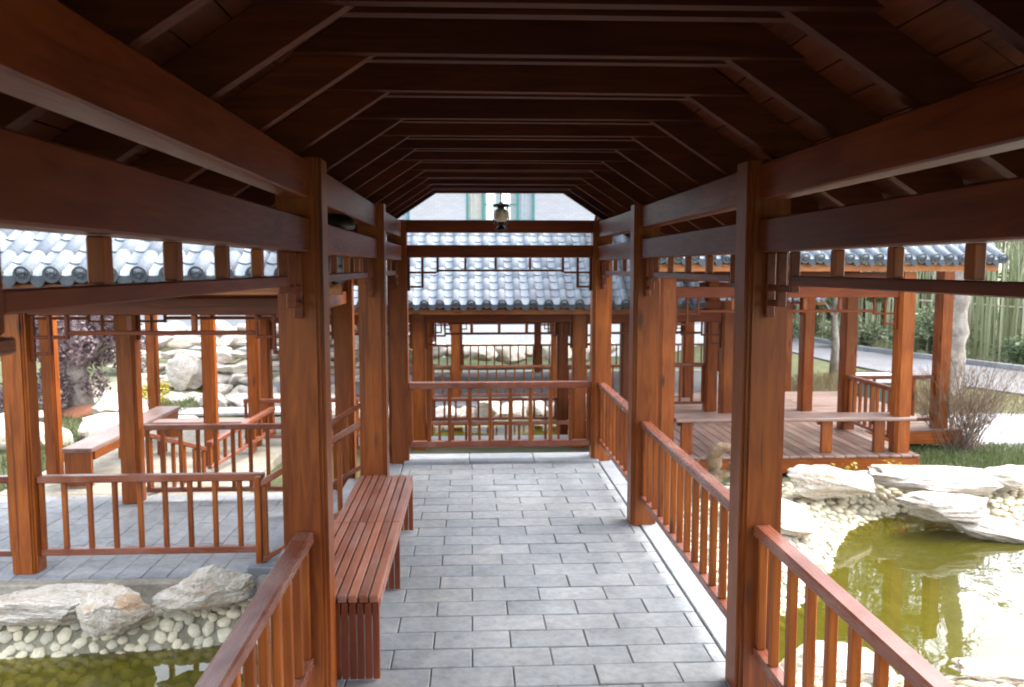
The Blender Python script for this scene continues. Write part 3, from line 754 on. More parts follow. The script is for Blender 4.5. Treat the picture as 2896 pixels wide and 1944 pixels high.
# ================================================================== GENERIC CROSS GALLERIES (run along X)
def gallery(name, label, near, far, y0, y1, zf, rx0, rx1, he, pitch, slope=0.58, over=0.5, joined=False, skip=None, lat_near=True, zp=1.97, lb=0.185, cw=0.2, zbase=None, roof=None, ridge_h=0.26):
    g = thing(name, label, "pavilion", loc=((rx0 + rx1) / 2, (y0 + y1) / 2, zf))
    topz = zf + he + 0.10 + 0.0
    for cx in near: column(g, cx, y0, zf + .003, zf + zp + 0.32, cw)
    for cx in far: column(g, cx, y1, (zf + .003) if zbase is None else zbase, zf + zp + 0.32, cw)
    h2 = cw / 2 + .001
    for xs, yy in ((near, y0), (far, y1)):
        for a, b_ in zip(xs, xs[1:]):
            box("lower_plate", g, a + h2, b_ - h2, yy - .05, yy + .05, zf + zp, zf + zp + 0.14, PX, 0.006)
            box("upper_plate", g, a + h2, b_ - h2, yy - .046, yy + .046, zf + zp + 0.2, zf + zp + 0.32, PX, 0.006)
            if lat_near or yy == y1: lattice(g, (a + h2, yy), (b_ - h2, yy), zf + zp - .001, zf + zp - lb, drop=0.16)
    for xs in sorted(set(near)):
        if xs in far: box("tie_beam", g, xs - .045, xs + .045, y0 + h2, y1 - h2, zf + zp + .005, zf + zp + .13, WY, 0.006)
    yc = (y0 + y1) / 2; ye = y0 - over
    if roof: ye, yc = roof
    ze = zf + he; zr = ze + 0.12 + slope * (yc - ye)
    # eave board, rafters, sheathing
    box("eave_board", g, rx0, rx1, ye, ye + 0.03, ze, ze + 0.085, OX, 0.004)
    box("eave_board", g, rx0, rx1, 2 * yc - ye - 0.03, 2 * yc - ye, ze, ze + 0.085, OX, 0.004)
    rl = math.hypot(yc - ye - .035, slope * (yc - ye - .035)); ra = math.atan(slope)
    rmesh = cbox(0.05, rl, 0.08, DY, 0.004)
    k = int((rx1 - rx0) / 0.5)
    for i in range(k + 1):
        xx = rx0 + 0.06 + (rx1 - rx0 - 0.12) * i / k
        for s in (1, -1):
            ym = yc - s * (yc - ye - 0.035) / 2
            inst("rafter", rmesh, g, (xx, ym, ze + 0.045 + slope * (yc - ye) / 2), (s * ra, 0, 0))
    mb = MB()
    for s in (1, -1):
        ya = yc - s * (yc - ye); za = ze + 0.093; q = [(rx0, ya, za), (rx1, ya, za), (rx1, yc, za + slope * (yc - ye)), (rx0, yc, za + slope * (yc - ye))]
        o = len(mb.v); mb.v += q + [(a, b_, c + 0.022) for a, b_, c in q]
        mb.f += [[o, o + 1, o + 2, o + 3][::-1 if s > 0 else 1], [o + 4, o + 5, o + 6, o + 7], [o, o + 1, o + 5, o + 4], [o + 1, o + 2, o + 6, o + 5], [o + 3, o, o + 4, o + 7]]
    inst("roof_sheathing", mb.mesh("sheathing", DX), g, (0, 0, 0))
    zt = ze + 0.135
    tile_roof(g, rx0 + 0.03, rx1 - 0.03, ye - 0.045, zt, yc - 0.04, zt + slope * (yc - ye), pitch, joined, skip)
    mb = MB(); mb.tube([(rx0 - .02, yc, zt + slope * (yc - ye) + .03), (rx1 + .02, yc, zt + slope * (yc - ye) + .03)], [0.09, 0.09], 12)
    mb.box(rx0 - .01, rx1 + .01, yc - .05, yc + .05, zt + slope * (yc - ye) + .09, zt + slope * (yc - ye) + ridge_h)
    inst("ridge", mb.mesh("ridge", M_ROOF, True), g, (0, 0, 0))
    # far slope
    mb = MB(); ya = 2 * yc - ye + .04
    q = [(rx0, ya, zt - .012), (rx1, ya, zt - .012), (rx1, yc, zt + slope * (yc - ye)), (rx0, yc, zt + slope * (yc - ye))]
    mb.v += q; mb.f += [[0, 1, 2, 3]]
    inst("far_slope", mb.mesh("slope", M_ROOF), g, (0, 0, 0))
    return g
def paved(name, x0, x1, y0, y1, z, along='y', tiles=True, edge=M_CONC, depth=0.9):
    mb = MB(); mb.box(x0, x1, y0, y1, z - depth, z - 0.012, 0.01)
    s = struct(name, mb.mesh(name, edge))
    if tiles:
        tw, tl = (TD, TW) if along == 'y' else (TW, TD)
        r_ = random.Random(hash(name) % 100 if False else len(name)); j = 0; yy = y0 + 0.12; 
        if along == 'y':
            x = x0 + .02; c = 0
            while x + TD < x1:
                yy = y0 + .1 - (c % 2) * TW / 2
                while yy < y1 - .1:
                    a, b_ = max(yy, y0 + .1), min(yy + TW, y1 - .1)
                    if b_ - a > .05:
                        o = box("paving_tile", s, x + JG / 2, x + TD - JG / 2, a + JG / 2, b_ - JG / 2, z - .05, z, M_TILE, 0.004); o.location.z += r_.uniform(-.003, .001)
                    yy += TW
                x += TD; c += 1
    return s

# ---- left wing, one step down
ZL = -0.5
paved("left_walk", -6.2, -1.45, 6.56, 9.25, ZL)
WG = gallery("tiled_gallery", "tiled timber gallery on the left, its grey eave tiles close beyond the near beam", [-6.1, -3.66, -1.36], [-6.1, -3.62, -1.36], 6.86, 8.9, ZL, -6.9, -0.98, 2.29, 0.21, zp=2.115, lb=0.165,
             skip=lambda x, r_: (x > -1.4 and r_ > 1.5))
railing(WG, (-6.0, 6.86), (-3.762, 6.86), ZL, 0.8, 0.2, 0.13)
railing(WG, (-3.555, 6.86), (-1.73, 6.86), ZL, 0.8, 0.2, 0.13, hh=0.06, lowh=0.055)
railing(WG, (-3.48, 8.9), (-1.46, 8.9), ZL, 0.83, 0.185, 0.1)
# stairs from our corridor down to the left walk, with sloping handrails
ST = thing("side_steps", "pale stone steps with sloping timber handrails leading down left from the corridor", "steps", loc=(-1.3, 7.4, ZL))
for i in range(3):
    box("step", ST, -0.985 - 0.27 * (i + 1), -0.985 - 0.27 * i - 0.003, 6.5, 8.3, ZL - 0.3, -0.125 * (i + 1), M_KERB, 0.008)
for yy in (6.62, 8.36):
    railing(ST, (-0.862, yy), (-1.69, yy), 0.0, 0.80, 0.2, 0.12, slope=-0.6)
    box("newel_post", ST, -1.745, -1.695, yy - .03, yy + .03, ZL + .002, 0.33, WZ, 0.006)
# further posts, benches of the left garden gallery behind
LB = thing("garden_gallery", "timber posts and rails of the gallery turning away behind the left wing", "pavilion", loc=(-4, 11, ZL))
paved("garden_walk", -5.3, -2.6, 9.26, 14.0, ZL, tiles=False)
for (cx, cy) in ((-4.98, 10.0), (-3.30, 10.55), (-3.05, 11.7), (-5.0, 13.2)): column(LB, cx, cy, ZL + .002, 1.75, 0.16)
box("tie_beam", LB, -5.04, -4.96, 10.09, 13.1, 1.42, 1.56, WY); box("tie_beam", LB, -3.2, -3.12, 10.64, 11.6, 1.42, 1.56, WY)
railing(LB, (-3.2, 11.7), (-1.6, 11.7), ZL, 0.66, 0.2, 0.1)
railing(LB, (-3.62, 9.06), (-3.22, 10.0), ZL, 0.74, 0.17, 0.08, slope=-0.38)
railing(LB, (-3.18, 10.05), (-2.75, 11.5), ZL, 0.40, 0.17, 0.06, slope=0.12)
for nm, (a, b_, c, d) in (("left", (-4.66, -4.32, 9.5, 12.4)), ("far", (-4.25, -2.9, 11.1, 11.35))):
    be = thing("plank_bench", "plank bench with solid ends running away beside the left gallery post" if nm == "left" else "plank bench across the far end of the left garden gallery", "bench", loc=((a + b_) / 2, (c + d) / 2, ZL))
    box("seat", be, a, b_, c, d, ZL + 0.40, ZL + 0.45, KY if nm == "left" else KX, 0.006)
    if nm == "left":
        for yy in (c + .02, (c + d) / 2, d - .1): box("leg_panel", be, a + .02, b_ - .02, yy, yy + .06, ZL + .003, ZL + .399, WZ)
        box("apron", be, b_ - .04, b_ - .003, c + .09, d - .11, ZL + .30, ZL + .399, WY)
    else:
        for xx in (a + .05, b_ - .1): box("leg_panel", be, xx, xx + .06, c + .02, d - .02, ZL + .003, ZL + .399, WZ)

# ---- cross corridor straight ahead
ZA = -0.80
paved("cross_walk", -5.0, 4.4, 12.15, 13.75, ZA, tiles=False, edge=M_TILE)
AG = gallery("cross_corridor", "tiled timber corridor crossing straight ahead beyond the end railing", [-3.1, -0.80, 1.62, 3.9], [-3.1, -0.80, 1.62, 3.9], 12.5, 14.8, ZA, -3.6, 3.3, 2.12, 0.2225, slope=0.68, over=0.55, zbase=-1.7, ridge_h=0.13)
for a, b_ in ((-3.0, -0.9), (-0.7, 1.52), (1.72, 3.8)):
    railing(AG, (a, 12.5), (b_, 12.5), ZA, 0.46, 0.2, 0.06)
    railing(AG, (a, 14.8), (b_, 14.8), ZA, 0.46, 0.2, 0.06)

# ---- plank deck pavilion on the right
ZD = -0.35
DK = struct("deck_base", (lambda q: (q.box(1.95, 5.62, 10.02, 15.3, ZD - 0.22, ZD - 0.03, 0.01), q.box(5.63, 7.15, 11.62, 15.3, ZD - 0.22, ZD - 0.03, 0.01), q.mesh("deck", WX))[-1])(MB()))
x = 1.95
while x < 5.6:
    box("deck_plank", DK, x, min(x + 0.135, 5.62), 10.0, 12.4, ZD - 0.029, ZD + fr_.uniform(-.002, .002), KY, 0.005); x += 0.143
y = 12.41
while y < 15.2:
    box("deck_plank", DK, 1.95, 5.62, y, y + 0.135, ZD - 0.029, ZD + fr_.uniform(-.002, .002), KX, 0.005); y += 0.143
y = 11.62
while y < 15.2:
    box("deck_plank", DK, 5.63, 7.15, y, y + 0.135, ZD - 0.029, ZD + fr_.uniform(-.002, .002), KX, 0.005); y += 0.143
DG = gallery("deck_pavilion", "tiled timber pavilion over a plank deck by the right pond", [2.42, 5.45], [2.5, 3.88, 5.47], 10.22, 13.3, ZD, 2.1, 6.7, 2.30, 0.2, slope=0.62, over=0.5, roof=(9.35, 12.4))
SH = math.tan(R(12))                             # the roof stands at an angle to the posts
for o in list(DG.children):
    kd = o.name.split('.')[0]
    if kd in ("pan_tile", "cover_tile", "end_tile", "drip_tile", "rafter"):
        o.location.y += (o.location.x + DG.location.x - 2.1) * SH
        if kd != "rafter": o.rotation_euler.z += R(12)
    elif kd in ("eave_board", "roof_sheathing", "ridge", "far_slope"):
        dx = o.location.x + DG.location.x - 2.1
        o.data = o.data.copy()
        for v in o.data.vertices: v.co.y += (v.co.x + dx) * SH
column(DG, 5.45, 11.75, ZD, ZD + 2.29); column(DG, 6.85, 11.75, ZD, ZD + 2.29)
railing(DG, (5.45, 11.65), (5.45, 10.33), ZD, 0.80, 0.16, 0.12)
railing(DG, (5.56, 11.75), (6.75, 11.75), ZD, 0.78, 0.3, 0.1)
railing(DG, (2.6, 13.3), (3.78, 13.3), ZD, 0.80, 0.2, 0.12)
box("lower_plate", DG, 5.56, 6.74, 11.70, 11.80, ZD + 1.97, ZD + 2.11, WX); box("lower_plate", DG, 5.41, 5.49, 10.33, 11.64, ZD + 1.97, ZD + 2.11, WY)
pb = thing("plank_bench", "wide plank bench along the pond side of the right deck", "bench", loc=(3.9, 10.25, ZD))
box("seat", pb, 2.53, 5.60, 10.08, 10.50, ZD + 0.42, ZD + 0.465, KX, 0.012)
for xx in (2.62, 3.62, 4.42, 5.1):
    box("leg_board", pb, xx, xx + 0.14, 10.17, 10.23, ZD + .003, ZD + 0.419, WZ, 0.005)
    box("bracket", pb, xx - 0.03, xx + 0.17, 10.236, 10.28, ZD + 0.35, ZD + 0.418, WX, 0.005)

# ---- far pavilion behind
ZC2 = -1.05
paved("far_terrace", -5.4, 7.6, 18.3, 24.6, ZC2, tiles=False, edge=KX.copy() if False else M_ROAD)
FG = gallery("far_pavilion", "large far timber pavilion in front of the white house", [-4.0, -0.38, 1.92, 4.6, 7.35], [-4.0, -0.38, 1.92, 4.6, 7.35], 19.0, 24.2, ZC2, -4.9, 8.0, 2.2, 0.21, slope=0.26, over=0.5, joined=True)
for a, b_ in ((-3.9, -0.48), (-0.28, 1.82), (2.02, 4.5)): railing(FG, (a, 19.0), (b_, 19.0), ZC2, 0.8, 0.2, 0.1)
for a, b_ in ((-3.9, -0.48), (-0.28, 1.82), (2.02, 4.5), (4.7, 7.25)): railing(FG, (a, 24.2), (b_, 24.2), ZC2, 0.8, 0.24, 0.1)
railing(FG, (7.35, 24.1), (7.35, 19.1), ZC2, 0.8, 0.2, 0.1)

# ---- white house
HZ = -0.85
HS = thing("white_house", "large white brick house with teal window frames behind the pavilions", "house", loc=(-1, 30, HZ))
wins = [(-0.17, 2.24, 3.62, 5.4, 3), (-5.0, -2.22, 3.62, 5.4, 3), (5.2, 7.4, 3.62, 5.4, 3), (9.05, 9.75, 0.15, 1.15, 1), (-9.6, -7.4, 3.62, 5.4, 3), (3.6, 5.6, 0.15, 1.6, 2), (-6.2, -4.2, 0.15, 1.6, 2)]
def wall_with_holes(x0, x1, z0, z1, y, holes):
    xs = sorted(set([x0, x1] + [h[0] for h in holes] + [h[1] for h in holes])); zs = sorted(set([z0, z1] + [h[2] for h in holes] + [h[3] for h in holes]))
    mb = MB()
    for a, b_ in zip(xs, xs[1:]):
        for c, d in zip(zs, zs[1:]):
            cxm, czm = (a + b_) / 2, (c + d) / 2
            if any(h[0] < cxm < h[1] and h[2] < czm < h[3] for h in holes): continue
            o = len(mb.v); mb.v += [(a, y, c), (b_, y, c), (b_, y, d), (a, y, d)]; mb.f.append([o, o + 1, o + 2, o + 3])
    for h in holes:
        a, b_, c, d = h[:4]; o = len(mb.v)
        mb.v += [(a, y, c), (b_, y, c), (b_, y, d), (a, y, d), (a, y + .25, c), (b_, y + .25, c), (b_, y + .25, d), (a, y + .25, d)]
        mb.f += [[o, o + 4, o + 5, o + 1], [o + 1, o + 5, o + 6, o + 2], [o + 2, o + 6, o + 7, o + 3], [o + 3, o + 7, o + 4, o]]
    return mb
mb = wall_with_holes(-12, 10.1, HZ - .5, 6.4, 30.0, wins)
o_ = len(mb.v); mb.v += [(10.1, 30, HZ - .5), (10.1, 39, HZ - .5), (10.1, 39, 6.4), (10.1, 30, 6.4), (-12, 30, HZ - .5), (-12, 39, HZ - .5), (-12, 39, 6.4), (-12, 30, 6.4)]
mb.f += [[o_, o_ + 1, o_ + 2, o_ + 3], [o_ + 7, o_ + 6, o_ + 5, o_ + 4]]
inst("wall", mb.mesh("wall", M_BRICK), HS, (0, 0, 0))
mb = MB(); mb.box(-12.03, 10.13, 29.94, 30.0 - .002, HZ - .5, 0.30, 0.01); 
inst("plinth", (lambda q: (q.box(-12.02, 9.0, 29.95, 29.997, HZ - .5, -0.1, 0.01), q.mesh("plinth", M_WHITE))[-1])(MB()), HS, (0, 0, 0))
mb = MB(); mb.v += [(-12.8, 29.2, 6.2), (10.9, 29.2, 6.2), (10.9, 34.5, 9.2), (-12.8, 34.5, 9.2), (10.9, 39.8, 6.2), (-12.8, 39.8, 6.2), (10.9, 29.2, 6.4), (-12.8, 29.2, 6.4), (10.9, 34.5, 9.4), (-12.8, 34.5, 9.4), (10.9, 39.8, 6.4), (-12.8, 39.8, 6.4)]
mb.f += [[0, 1, 2, 3], [3, 2, 4, 5], [7, 6, 8, 9], [9, 8, 10, 11], [0, 1, 6, 7], [1, 2, 8, 6], [2, 4, 10, 8], [0, 3, 9, 7]]
inst("roof", mb.mesh("roof", M_HROOF), HS, (0, 0, 0))
for (a, b_, c, d, k) in wins:
    mb = MB(); t = 0.07
    for (p, q, r_, s) in ((a - .02, b_ + .02, c - .02, c + t), (a - .02, b_ + .02, d - t, d + .02), (a - .02, a + t, c + t, d - t), (b_ - t, b_ + .02, c + t, d - t)): mb.box(p, q, 29.98, 30.08, r_, s)
    if k == 3: ms = [a + (b_ - a) * .245, a + (b_ - a) * .76]
    elif k == 2: ms = [(a + b_) / 2]
    else: ms = []
    for xm in ms: mb.box(xm - .05, xm + .05, 29.985, 30.075, c + t + .001, d - t - .001)
    if k == 3:
        for xm in (ms[0] + (ms[1] - ms[0]) / 3, ms[0] + 2 * (ms[1] - ms[0]) / 3, ): mb.box(xm - .015, xm + .015, 30.0, 30.06, c + t + .001, d - t - .001)
        mb.box(ms[0] + .05, ms[1] - .05, 29.99, 30.07, c + 0.60, c + 0.64)
    wo = inst("window", mb.mesh("window", M_TEAL), HS, (0, 0, 0))
    inst("pane", mesh("pane", [(a, 30.05, c), (b_, 30.05, c), (b_, 30.05, d), (a, 30.05, d)], [[0, 1, 2, 3]], M_PANE), wo, (0, 0, 0))
    inst("room_back", mesh("room", [(q_, 30.9, r_) for (u0, u1) in ((a - .3, a + (b_ - a) * .30), (a + (b_ - a) * .44, a + (b_ - a) * .52), (a + (b_ - a) * .66, b_ + .3)) for q_, r_ in ((u0, c - .3), (u1, c - .3), (u1, d + .3), (u0, d + .3))], [[0, 1, 2, 3], [4, 5, 6, 7], [8, 9, 10, 11]], M_ROOMS), wo, (0, 0, 0))
    for nm, (p, q), mm in (("curtain", (a + .05, a + (b_ - a) * .22), M_CURT), ("curtain", (b_ - (b_ - a) * .22, b_ - .05), M_CURT2)):
        n2 = 14; v = []; f = []
        for i in range(n2 + 1):
            xx = p + (q - p) * i / n2; yy = 30.18 + 0.03 * math.sin(i * 1.7)
            v += [(xx, yy, c), (xx, yy, d)]
        f = [[2 * i, 2 * i + 2, 2 * i + 3, 2 * i + 1] for i in range(n2)]
        inst(nm, mesh("curtain", v, f, mm, True), wo, (0, 0, 0))

# ================================================================== ROCKS
def rock_mesh(seed, sub=4, m=None, strata=0.06):
    rr = random.Random(seed); bm = bmesh.new(); bmesh.ops.create_icosphere(bm, subdivisions=sub, radius=1.0)
    planes = []
    for _ in range(24):
        n_ = Vector((rr.gauss(0, 1), rr.gauss(0, 1), rr.gauss(0, .9))).normalized(); planes.append((n_, rr.uniform(0.50, 0.86)))
    off = Vector((seed * 3.7, seed * 1.3, seed * 2.1))
    for v in bm.verts:
        p = v.co.copy()
        for n_, d in planes:
            e = p.dot(n_) - d
            if e > 0: p -= n_ * e * 0.985
        nrm = p.normalized()
        a = noise.fractal(p * 2.2 + off, 0.8, 2.0, 6) * 0.075
        b_ = noise.fractal(Vector((p.x * 1.5, p.y * 1.5, p.z * 8 + 1.5 * p.x)) + off, 0.9, 2.1, 4) * strata
        c = noise.ridged_multi_fractal(p * 3.0 + off, 1.0, 2.0, 4, 1.0, 2.0) * 0.026
        v.co = p + nrm * (a + b_ + c)
    me = bpy.data.meshes.new("rock"); bm.to_mesh(me); bm.free(); me.materials.append(m or M_ROCK)
    xs = [v.co for v in me.vertices]
    lo = [min(p[i] for p in xs) for i in range(3)]; hi = [max(p[i] for p in xs) for i in range(3)]
    for v in me.vertices:
        v.co = Vector(((v.co[i] - (lo[i] + hi[i]) / 2) / (hi[i] - lo[i]) for i in range(3)))      # unit box
    me.polygons.foreach_set("use_smooth", [True] * len(me.polygons)); me.set_sharp_from_angle(angle=R(38)); me.update(); return me
def rock(label, seed, x, y, z, sx, sy, sz, rot=(0, 0, 0), m=None, sub=4, group=None, me=None, cat="rock"):
    o = bpy.data.objects.new("rock", me or rock_mesh(seed, sub, m)); link(o); o.location = (x, y, z); o.scale = (sx, sy, sz); o.rotation_euler = rot
    return tag(o, label, cat, group)
# left rim of the near pond
rock("long flat pale rock at the photo's left edge on the near pond rim", 21, -3.22, 6.12, -0.50, 1.05, 0.45, 0.27, (0.05, 0.03, 0.1), sub=5)
rock("blocky white rock with an ochre corner between two others on the left pond rim", 22, -2.62, 6.02, -0.50, 0.54, 0.42, 0.36, (0.1, 0.18, -0.3), sub=5)
rock("large craggy layered rock nearest the stair foot on the left pond rim", 25, -2.03, 6.16, -0.385, 0.76, 0.36, 0.36, (0.0, -0.16, 0.1), sub=5)
rock("small grey-brown rock behind the left handrail beside the stair foot", 24, -1.52, 6.28, -0.44, 0.34, 0.3, 0.2, sub=4, m=M_ROCK2)
# right bank
rock("humped cream rock below the deck bench with an ochre underside", 31, 4.02, 9.0, -0.42, 1.06, 0.62, 0.40, (0.05, 0.06, 0.15), sub=5)
rock("long low white slab rock at the lawn edge beside the right pond", 32, 5.28, 9.05, -0.42, 1.75, 0.75, 0.30, (0.03, 0.02, -0.05), sub=5)
rock("wedge-shaped white rock jutting out over the right pond", 33, 5.02, 8.35, -0.50, 1.12, 0.62, 0.30, (0.1, -0.03, 0.1), sub=5)
rock("grey mossy slab rock leaning into the water under the jutting rock", 34, 5.45, 8.2, -0.74, 1.15, 0.5, 0.22, (0.2, 0.22, -0.15), m=M_ROCK2, sub=5)
rock("white rock at the right edge of the photo by the pond", 35, 6.3, 9.2, -0.44, 0.9, 0.6, 0.3, (0, 0.05, 0.4), sub=5)
rock("big flat white boulder on the cobbled bank just right of the near column", 36, 3.0, 8.15, -0.50, 1.0, 1.0, 0.34, (0.08, 0.12, 0.2), sub=5)
rock("small pale boulder on the cobbled bank by the waterline", 37, 2.62, 7.35, -0.62, 0.55, 0.5, 0.28, (0, 0.1, 0.8), sub=4)
rock("pale flat rock on the near shore of the right pond between balusters", 38, 2.35, 5.1, -0.62, 0.9, 0.45, 0.3, (0, 0, 0.1), sub=4)
rock("pale ochre-edged rock at the bottom right on the near pond shore", 39, 3.75, 5.0, -0.68, 1.3, 0.5, 0.3, (0, 0.02, -0.1), sub=5)
rock("small rounded stone on the bank below the near right handrail", 40, 2.35, 6.9, -0.68, 0.26, 0.2, 0.16, sub=3)
# driftwood
DW = thing("driftwood_root", "bleached gnarled driftwood root standing on the bank right of the corridor", "driftwood", loc=(2.72, 9.1, -0.6))
dr = random.Random(44)
def root(name, pts, r0, r1, k=14):
    """gnarled limb: spline through pts with lumpy radius"""
    P_ = []; N_ = len(pts) - 1
    for i in range(k + 1):
        t = i / k * N_; j = min(int(t), N_ - 1); f = t - j
        p = [Vector(pts[max(0, min(N_, j + q))]) for q in (-1, 0, 1, 2)]
        v = 0.5 * ((2 * p[1]) + (-p[0] + p[2]) * f + (2 * p[0] - 5 * p[1] + 4 * p[2] - p[3]) * f * f + (-p[0] + 3 * p[1] - 3 * p[2] + p[3]) * f ** 3)
        P_.append(v + Vector((dr.gauss(0, .012), dr.gauss(0, .012), 0)))
    mb = MB(); mb.tube(P_, [(r0 + (r1 - r0) * i / k) * (1 + 0.28 * math.sin(i * 2.1 + r0 * 90) + dr.uniform(-.12, .12)) for i in range(k + 1)], 9)
    return inst(name, mb.mesh("root", M_DRIFT, True), DW, (0, 0, 0))
root("trunk", [(2.42, 9.2, -0.72), (2.58, 9.14, -0.50), (2.74, 9.1, -0.30), (2.70, 9.08, -0.12), (2.80, 9.05, -0.01), (2.92, 9.05, -0.03)], 0.125, 0.045)
root("limb", [(2.72, 9.1, -0.36), (2.86, 9.06, -0.30), (2.93, 9.0, -0.16)], 0.07, 0.02, 8)
root("limb", [(2.55, 9.12, -0.52), (2.78, 9.0, -0.58), (3.02, 8.95, -0.70)], 0.09, 0.05, 8)
root("limb", [(2.36, 9.12, -0.66), (2.44, 9.1, -0.38), (2.56, 9.12, -0.14)], 0.036, 0.014, 8)
root("limb", [(3.38, 9.15, -0.58), (3.30, 9.15, -0.3), (3.18, 9.17, -0.02)], 0.055, 0.012, 8)
root("limb", [(2.50, 9.14, -0.58), (2.40, 9.0, -0.62), (2.30, 8.9, -0.72)], 0.08, 0.03, 8)

# stones behind the cross corridor and around the far pond
RK = [rock_mesh(100 + i, 3) for i in range(9)]; RKG = [rock_mesh(120 + i, 3, M_ROCK2) for i in range(4)]
kr = random.Random(17)
for i in range(16):
    x = -3.0 + i * 0.42 + kr.uniform(-.1, .1)
    rock("pale rock in the low bank row behind the cross corridor", 0, x, 16.5 + kr.uniform(-.25, .3), -0.95 + kr.uniform(-.05, .1), kr.uniform(.55, .95), .6, kr.uniform(.35, .55), (0, kr.uniform(-.15, .15), kr.uniform(0, 6)), me=kr.choice(RK), group="bank rocks behind the cross corridor")
for i in range(12):
    x = -3.4 + i * 0.62
    rock("pale boulder along the foot of the white house", 0, x * 1.25, 26.5 + kr.uniform(-.5, .5), -0.65, kr.uniform(.9, 1.6), .9, kr.uniform(.5, .9), (0, kr.uniform(-.2, .2), kr.uniform(0, 6)), me=kr.choice(RK), group="boulders by the white house")
# rockery with pool, back left
for lvl in range(5):
    for i in range(13):
        x = -9.4 + i * 0.62 + kr.uniform(-.15, .15) + 0.3 * (lvl % 2); y = 22.6 + lvl * 0.24 + kr.uniform(-.15, .15)
        rock("flat pale rock in the %s course of the rockery wall behind the left pool" % ["lowest", "second lowest", "middle", "second highest", "topmost"][lvl], 0, x, y, -1.05 + lvl * 0.33, kr.uniform(.5, 1.5), .8, kr.uniform(.22, .50), (kr.uniform(-.1, .1), kr.uniform(-.18, .18), kr.uniform(-.5, .5)), me=kr.choice(RK + RKG[:1]), group="rockery wall course %d" % (lvl + 1))
for i in range(26):
    x = -8.8 + (i % 13) * 0.46 + kr.uniform(-.15, .15); y = 18.3 + (i // 13) * 0.9 + kr.uniform(-.3, .3)
    rock("pale rock on the front edge of the rockery pool", 0, x, y, -1.0 + kr.uniform(-.05, .12), kr.uniform(.5, 1.0), .6, kr.uniform(.28, .5), (0, kr.uniform(-.15, .15), kr.uniform(0, 6)), me=kr.choice(RK), group="rocks edging the rockery pool")
rock("tall white boulder standing at the rockery pool's edge", 141, -6.9, 20.3, -0.55, 0.95, 0.8, 1.0, (0, 0.2, 0), sub=4)
rock("rounded white boulder in front of the rockery seen under the left gallery beam", 142, -6.9, 16.4, -0.78, 1.2, 0.8, 0.62, sub=4)
for i, (x, y, sx, sz) in enumerate([(-7.1, 13.6, 1.1, .55), (-8.1, 14.2, .9, .6), (-5.9, 13.9, 1.3, .5), (-7.0, 12.7, .8, .5), (-6.4, 15.0, 1.6, .5), (-9.0, 13.0, 1.0, .6), (-5.6, 15.6, 1.5, .4), (-8.6, 16.0, 1.2, .35)]):
    rock("white boulder on the lawn beyond the left gallery", 0, x, y, ground_z(x, y)[0] + sz * .3, sx, sx * .7, sz, (0, kr.uniform(-.1, .1), kr.uniform(0, 6)), me=RK[i], group="white boulders on the left lawn")
slab("white_path", [(-14, 16.3), (-3.6, 16.9), (-3.6, 17.6), (-14, 17.2)], -0.93, M_PATH)

# ================================================================== PLANTS
def leaf_cloud(mb, centres, n_, size, rr, shape=(1, 1, 1), aspect=2.0):
    for _ in range(n_):
        c, rad = rr.choice(centres)
        d = Vector((rr.gauss(0, 1), rr.gauss(0, 1), rr.gauss(0, 1))).normalized() * rad * rr.random() ** 0.4
        p = Vector(c) + Vector((d.x * shape[0], d.y * shape[1], d.z * shape[2]))
        a = Vector((rr.gauss(0, 1), rr.gauss(0, 1), rr.gauss(0, .6))).normalized(); b_ = a.cross(Vector((rr.gauss(0, 1), rr.gauss(0, 1), rr.gauss(0, 1)))).normalized()
        s = size * rr.uniform(.6, 1.3); q = len(mb.v)
        mb.v += [tuple(p - a * s), tuple(p + b_ * s / aspect), tuple(p + a * s), tuple(p - b_ * s / aspect)]; mb.f.append([q, q + 1, q + 2, q + 3])
def tree(name, label, x, y, h, crown, trunk_r, m, seed, leaf=0.06, n_=5000, cr_h=None, bark=None, nclump=22, lean=0.0):
    rr = random.Random(seed); z = ground_z(x, y)[0]; t = thing(name, label, "tree" if h > 1.4 else "shrub", loc=(x, y, z))
    mb = MB(); top = (x + lean, y, z + h * .62)
    pts = [(x, y, z - .1), (x + .03 + lean * .2, y, z + h * .15), (x - .02 + lean * .5, y + .03, z + h * .32), top]
    mb.tube(pts, [trunk_r * 1.35, trunk_r, trunk_r * .8, trunk_r * .4], 9)
    cents = []
    for i in range(nclump):
        d = Vector((rr.gauss(0, 1), rr.gauss(0, 1), rr.gauss(0, 1))).normalized() * rr.random() ** .45
        c = (x + lean + d.x * crown, y + d.y * crown, z + h * .62 + d.z * (cr_h or h * .34)); cents.append((c, crown * rr.uniform(.22, .38)))
        if i % 2 == 0:
            s = pts[2 if i % 4 else 3]; mid = [(s[k] + c[k]) / 2 + rr.uniform(-.05, .05) for k in range(3)]
            mb.tube([s, mid, c], [trunk_r * .4, trunk_r * .22, trunk_r * .08], 5, False)
    inst("trunk", mb.mesh("trunk", bark or M_BARK, True), t, (0, 0, 0))
    mb = MB(); leaf_cloud(mb, cents, n_, leaf, rr); inst("crown", mb.mesh("crown", m), t, (0, 0, 0))
    return t
tree("purple_leaf_tree", "purple-leaved small tree with thick trunk on a red soil mound at left", -8.0, 17.2, 2.8, 1.1, 0.22, M_PURPLE, 1, 0.05, 15000, 1.3, lean=-0.05, nclump=44)
mb = MB(); mb.lathe([(0.95, -0.05), (0.7, 0.1), (0.4, 0.28), (0.2, 0.36), (0, 0.38)], 20); mo = struct("soil_mound", mb.mesh("mound", M_SOIL, True), (-7.85, 17.0, -1.16))
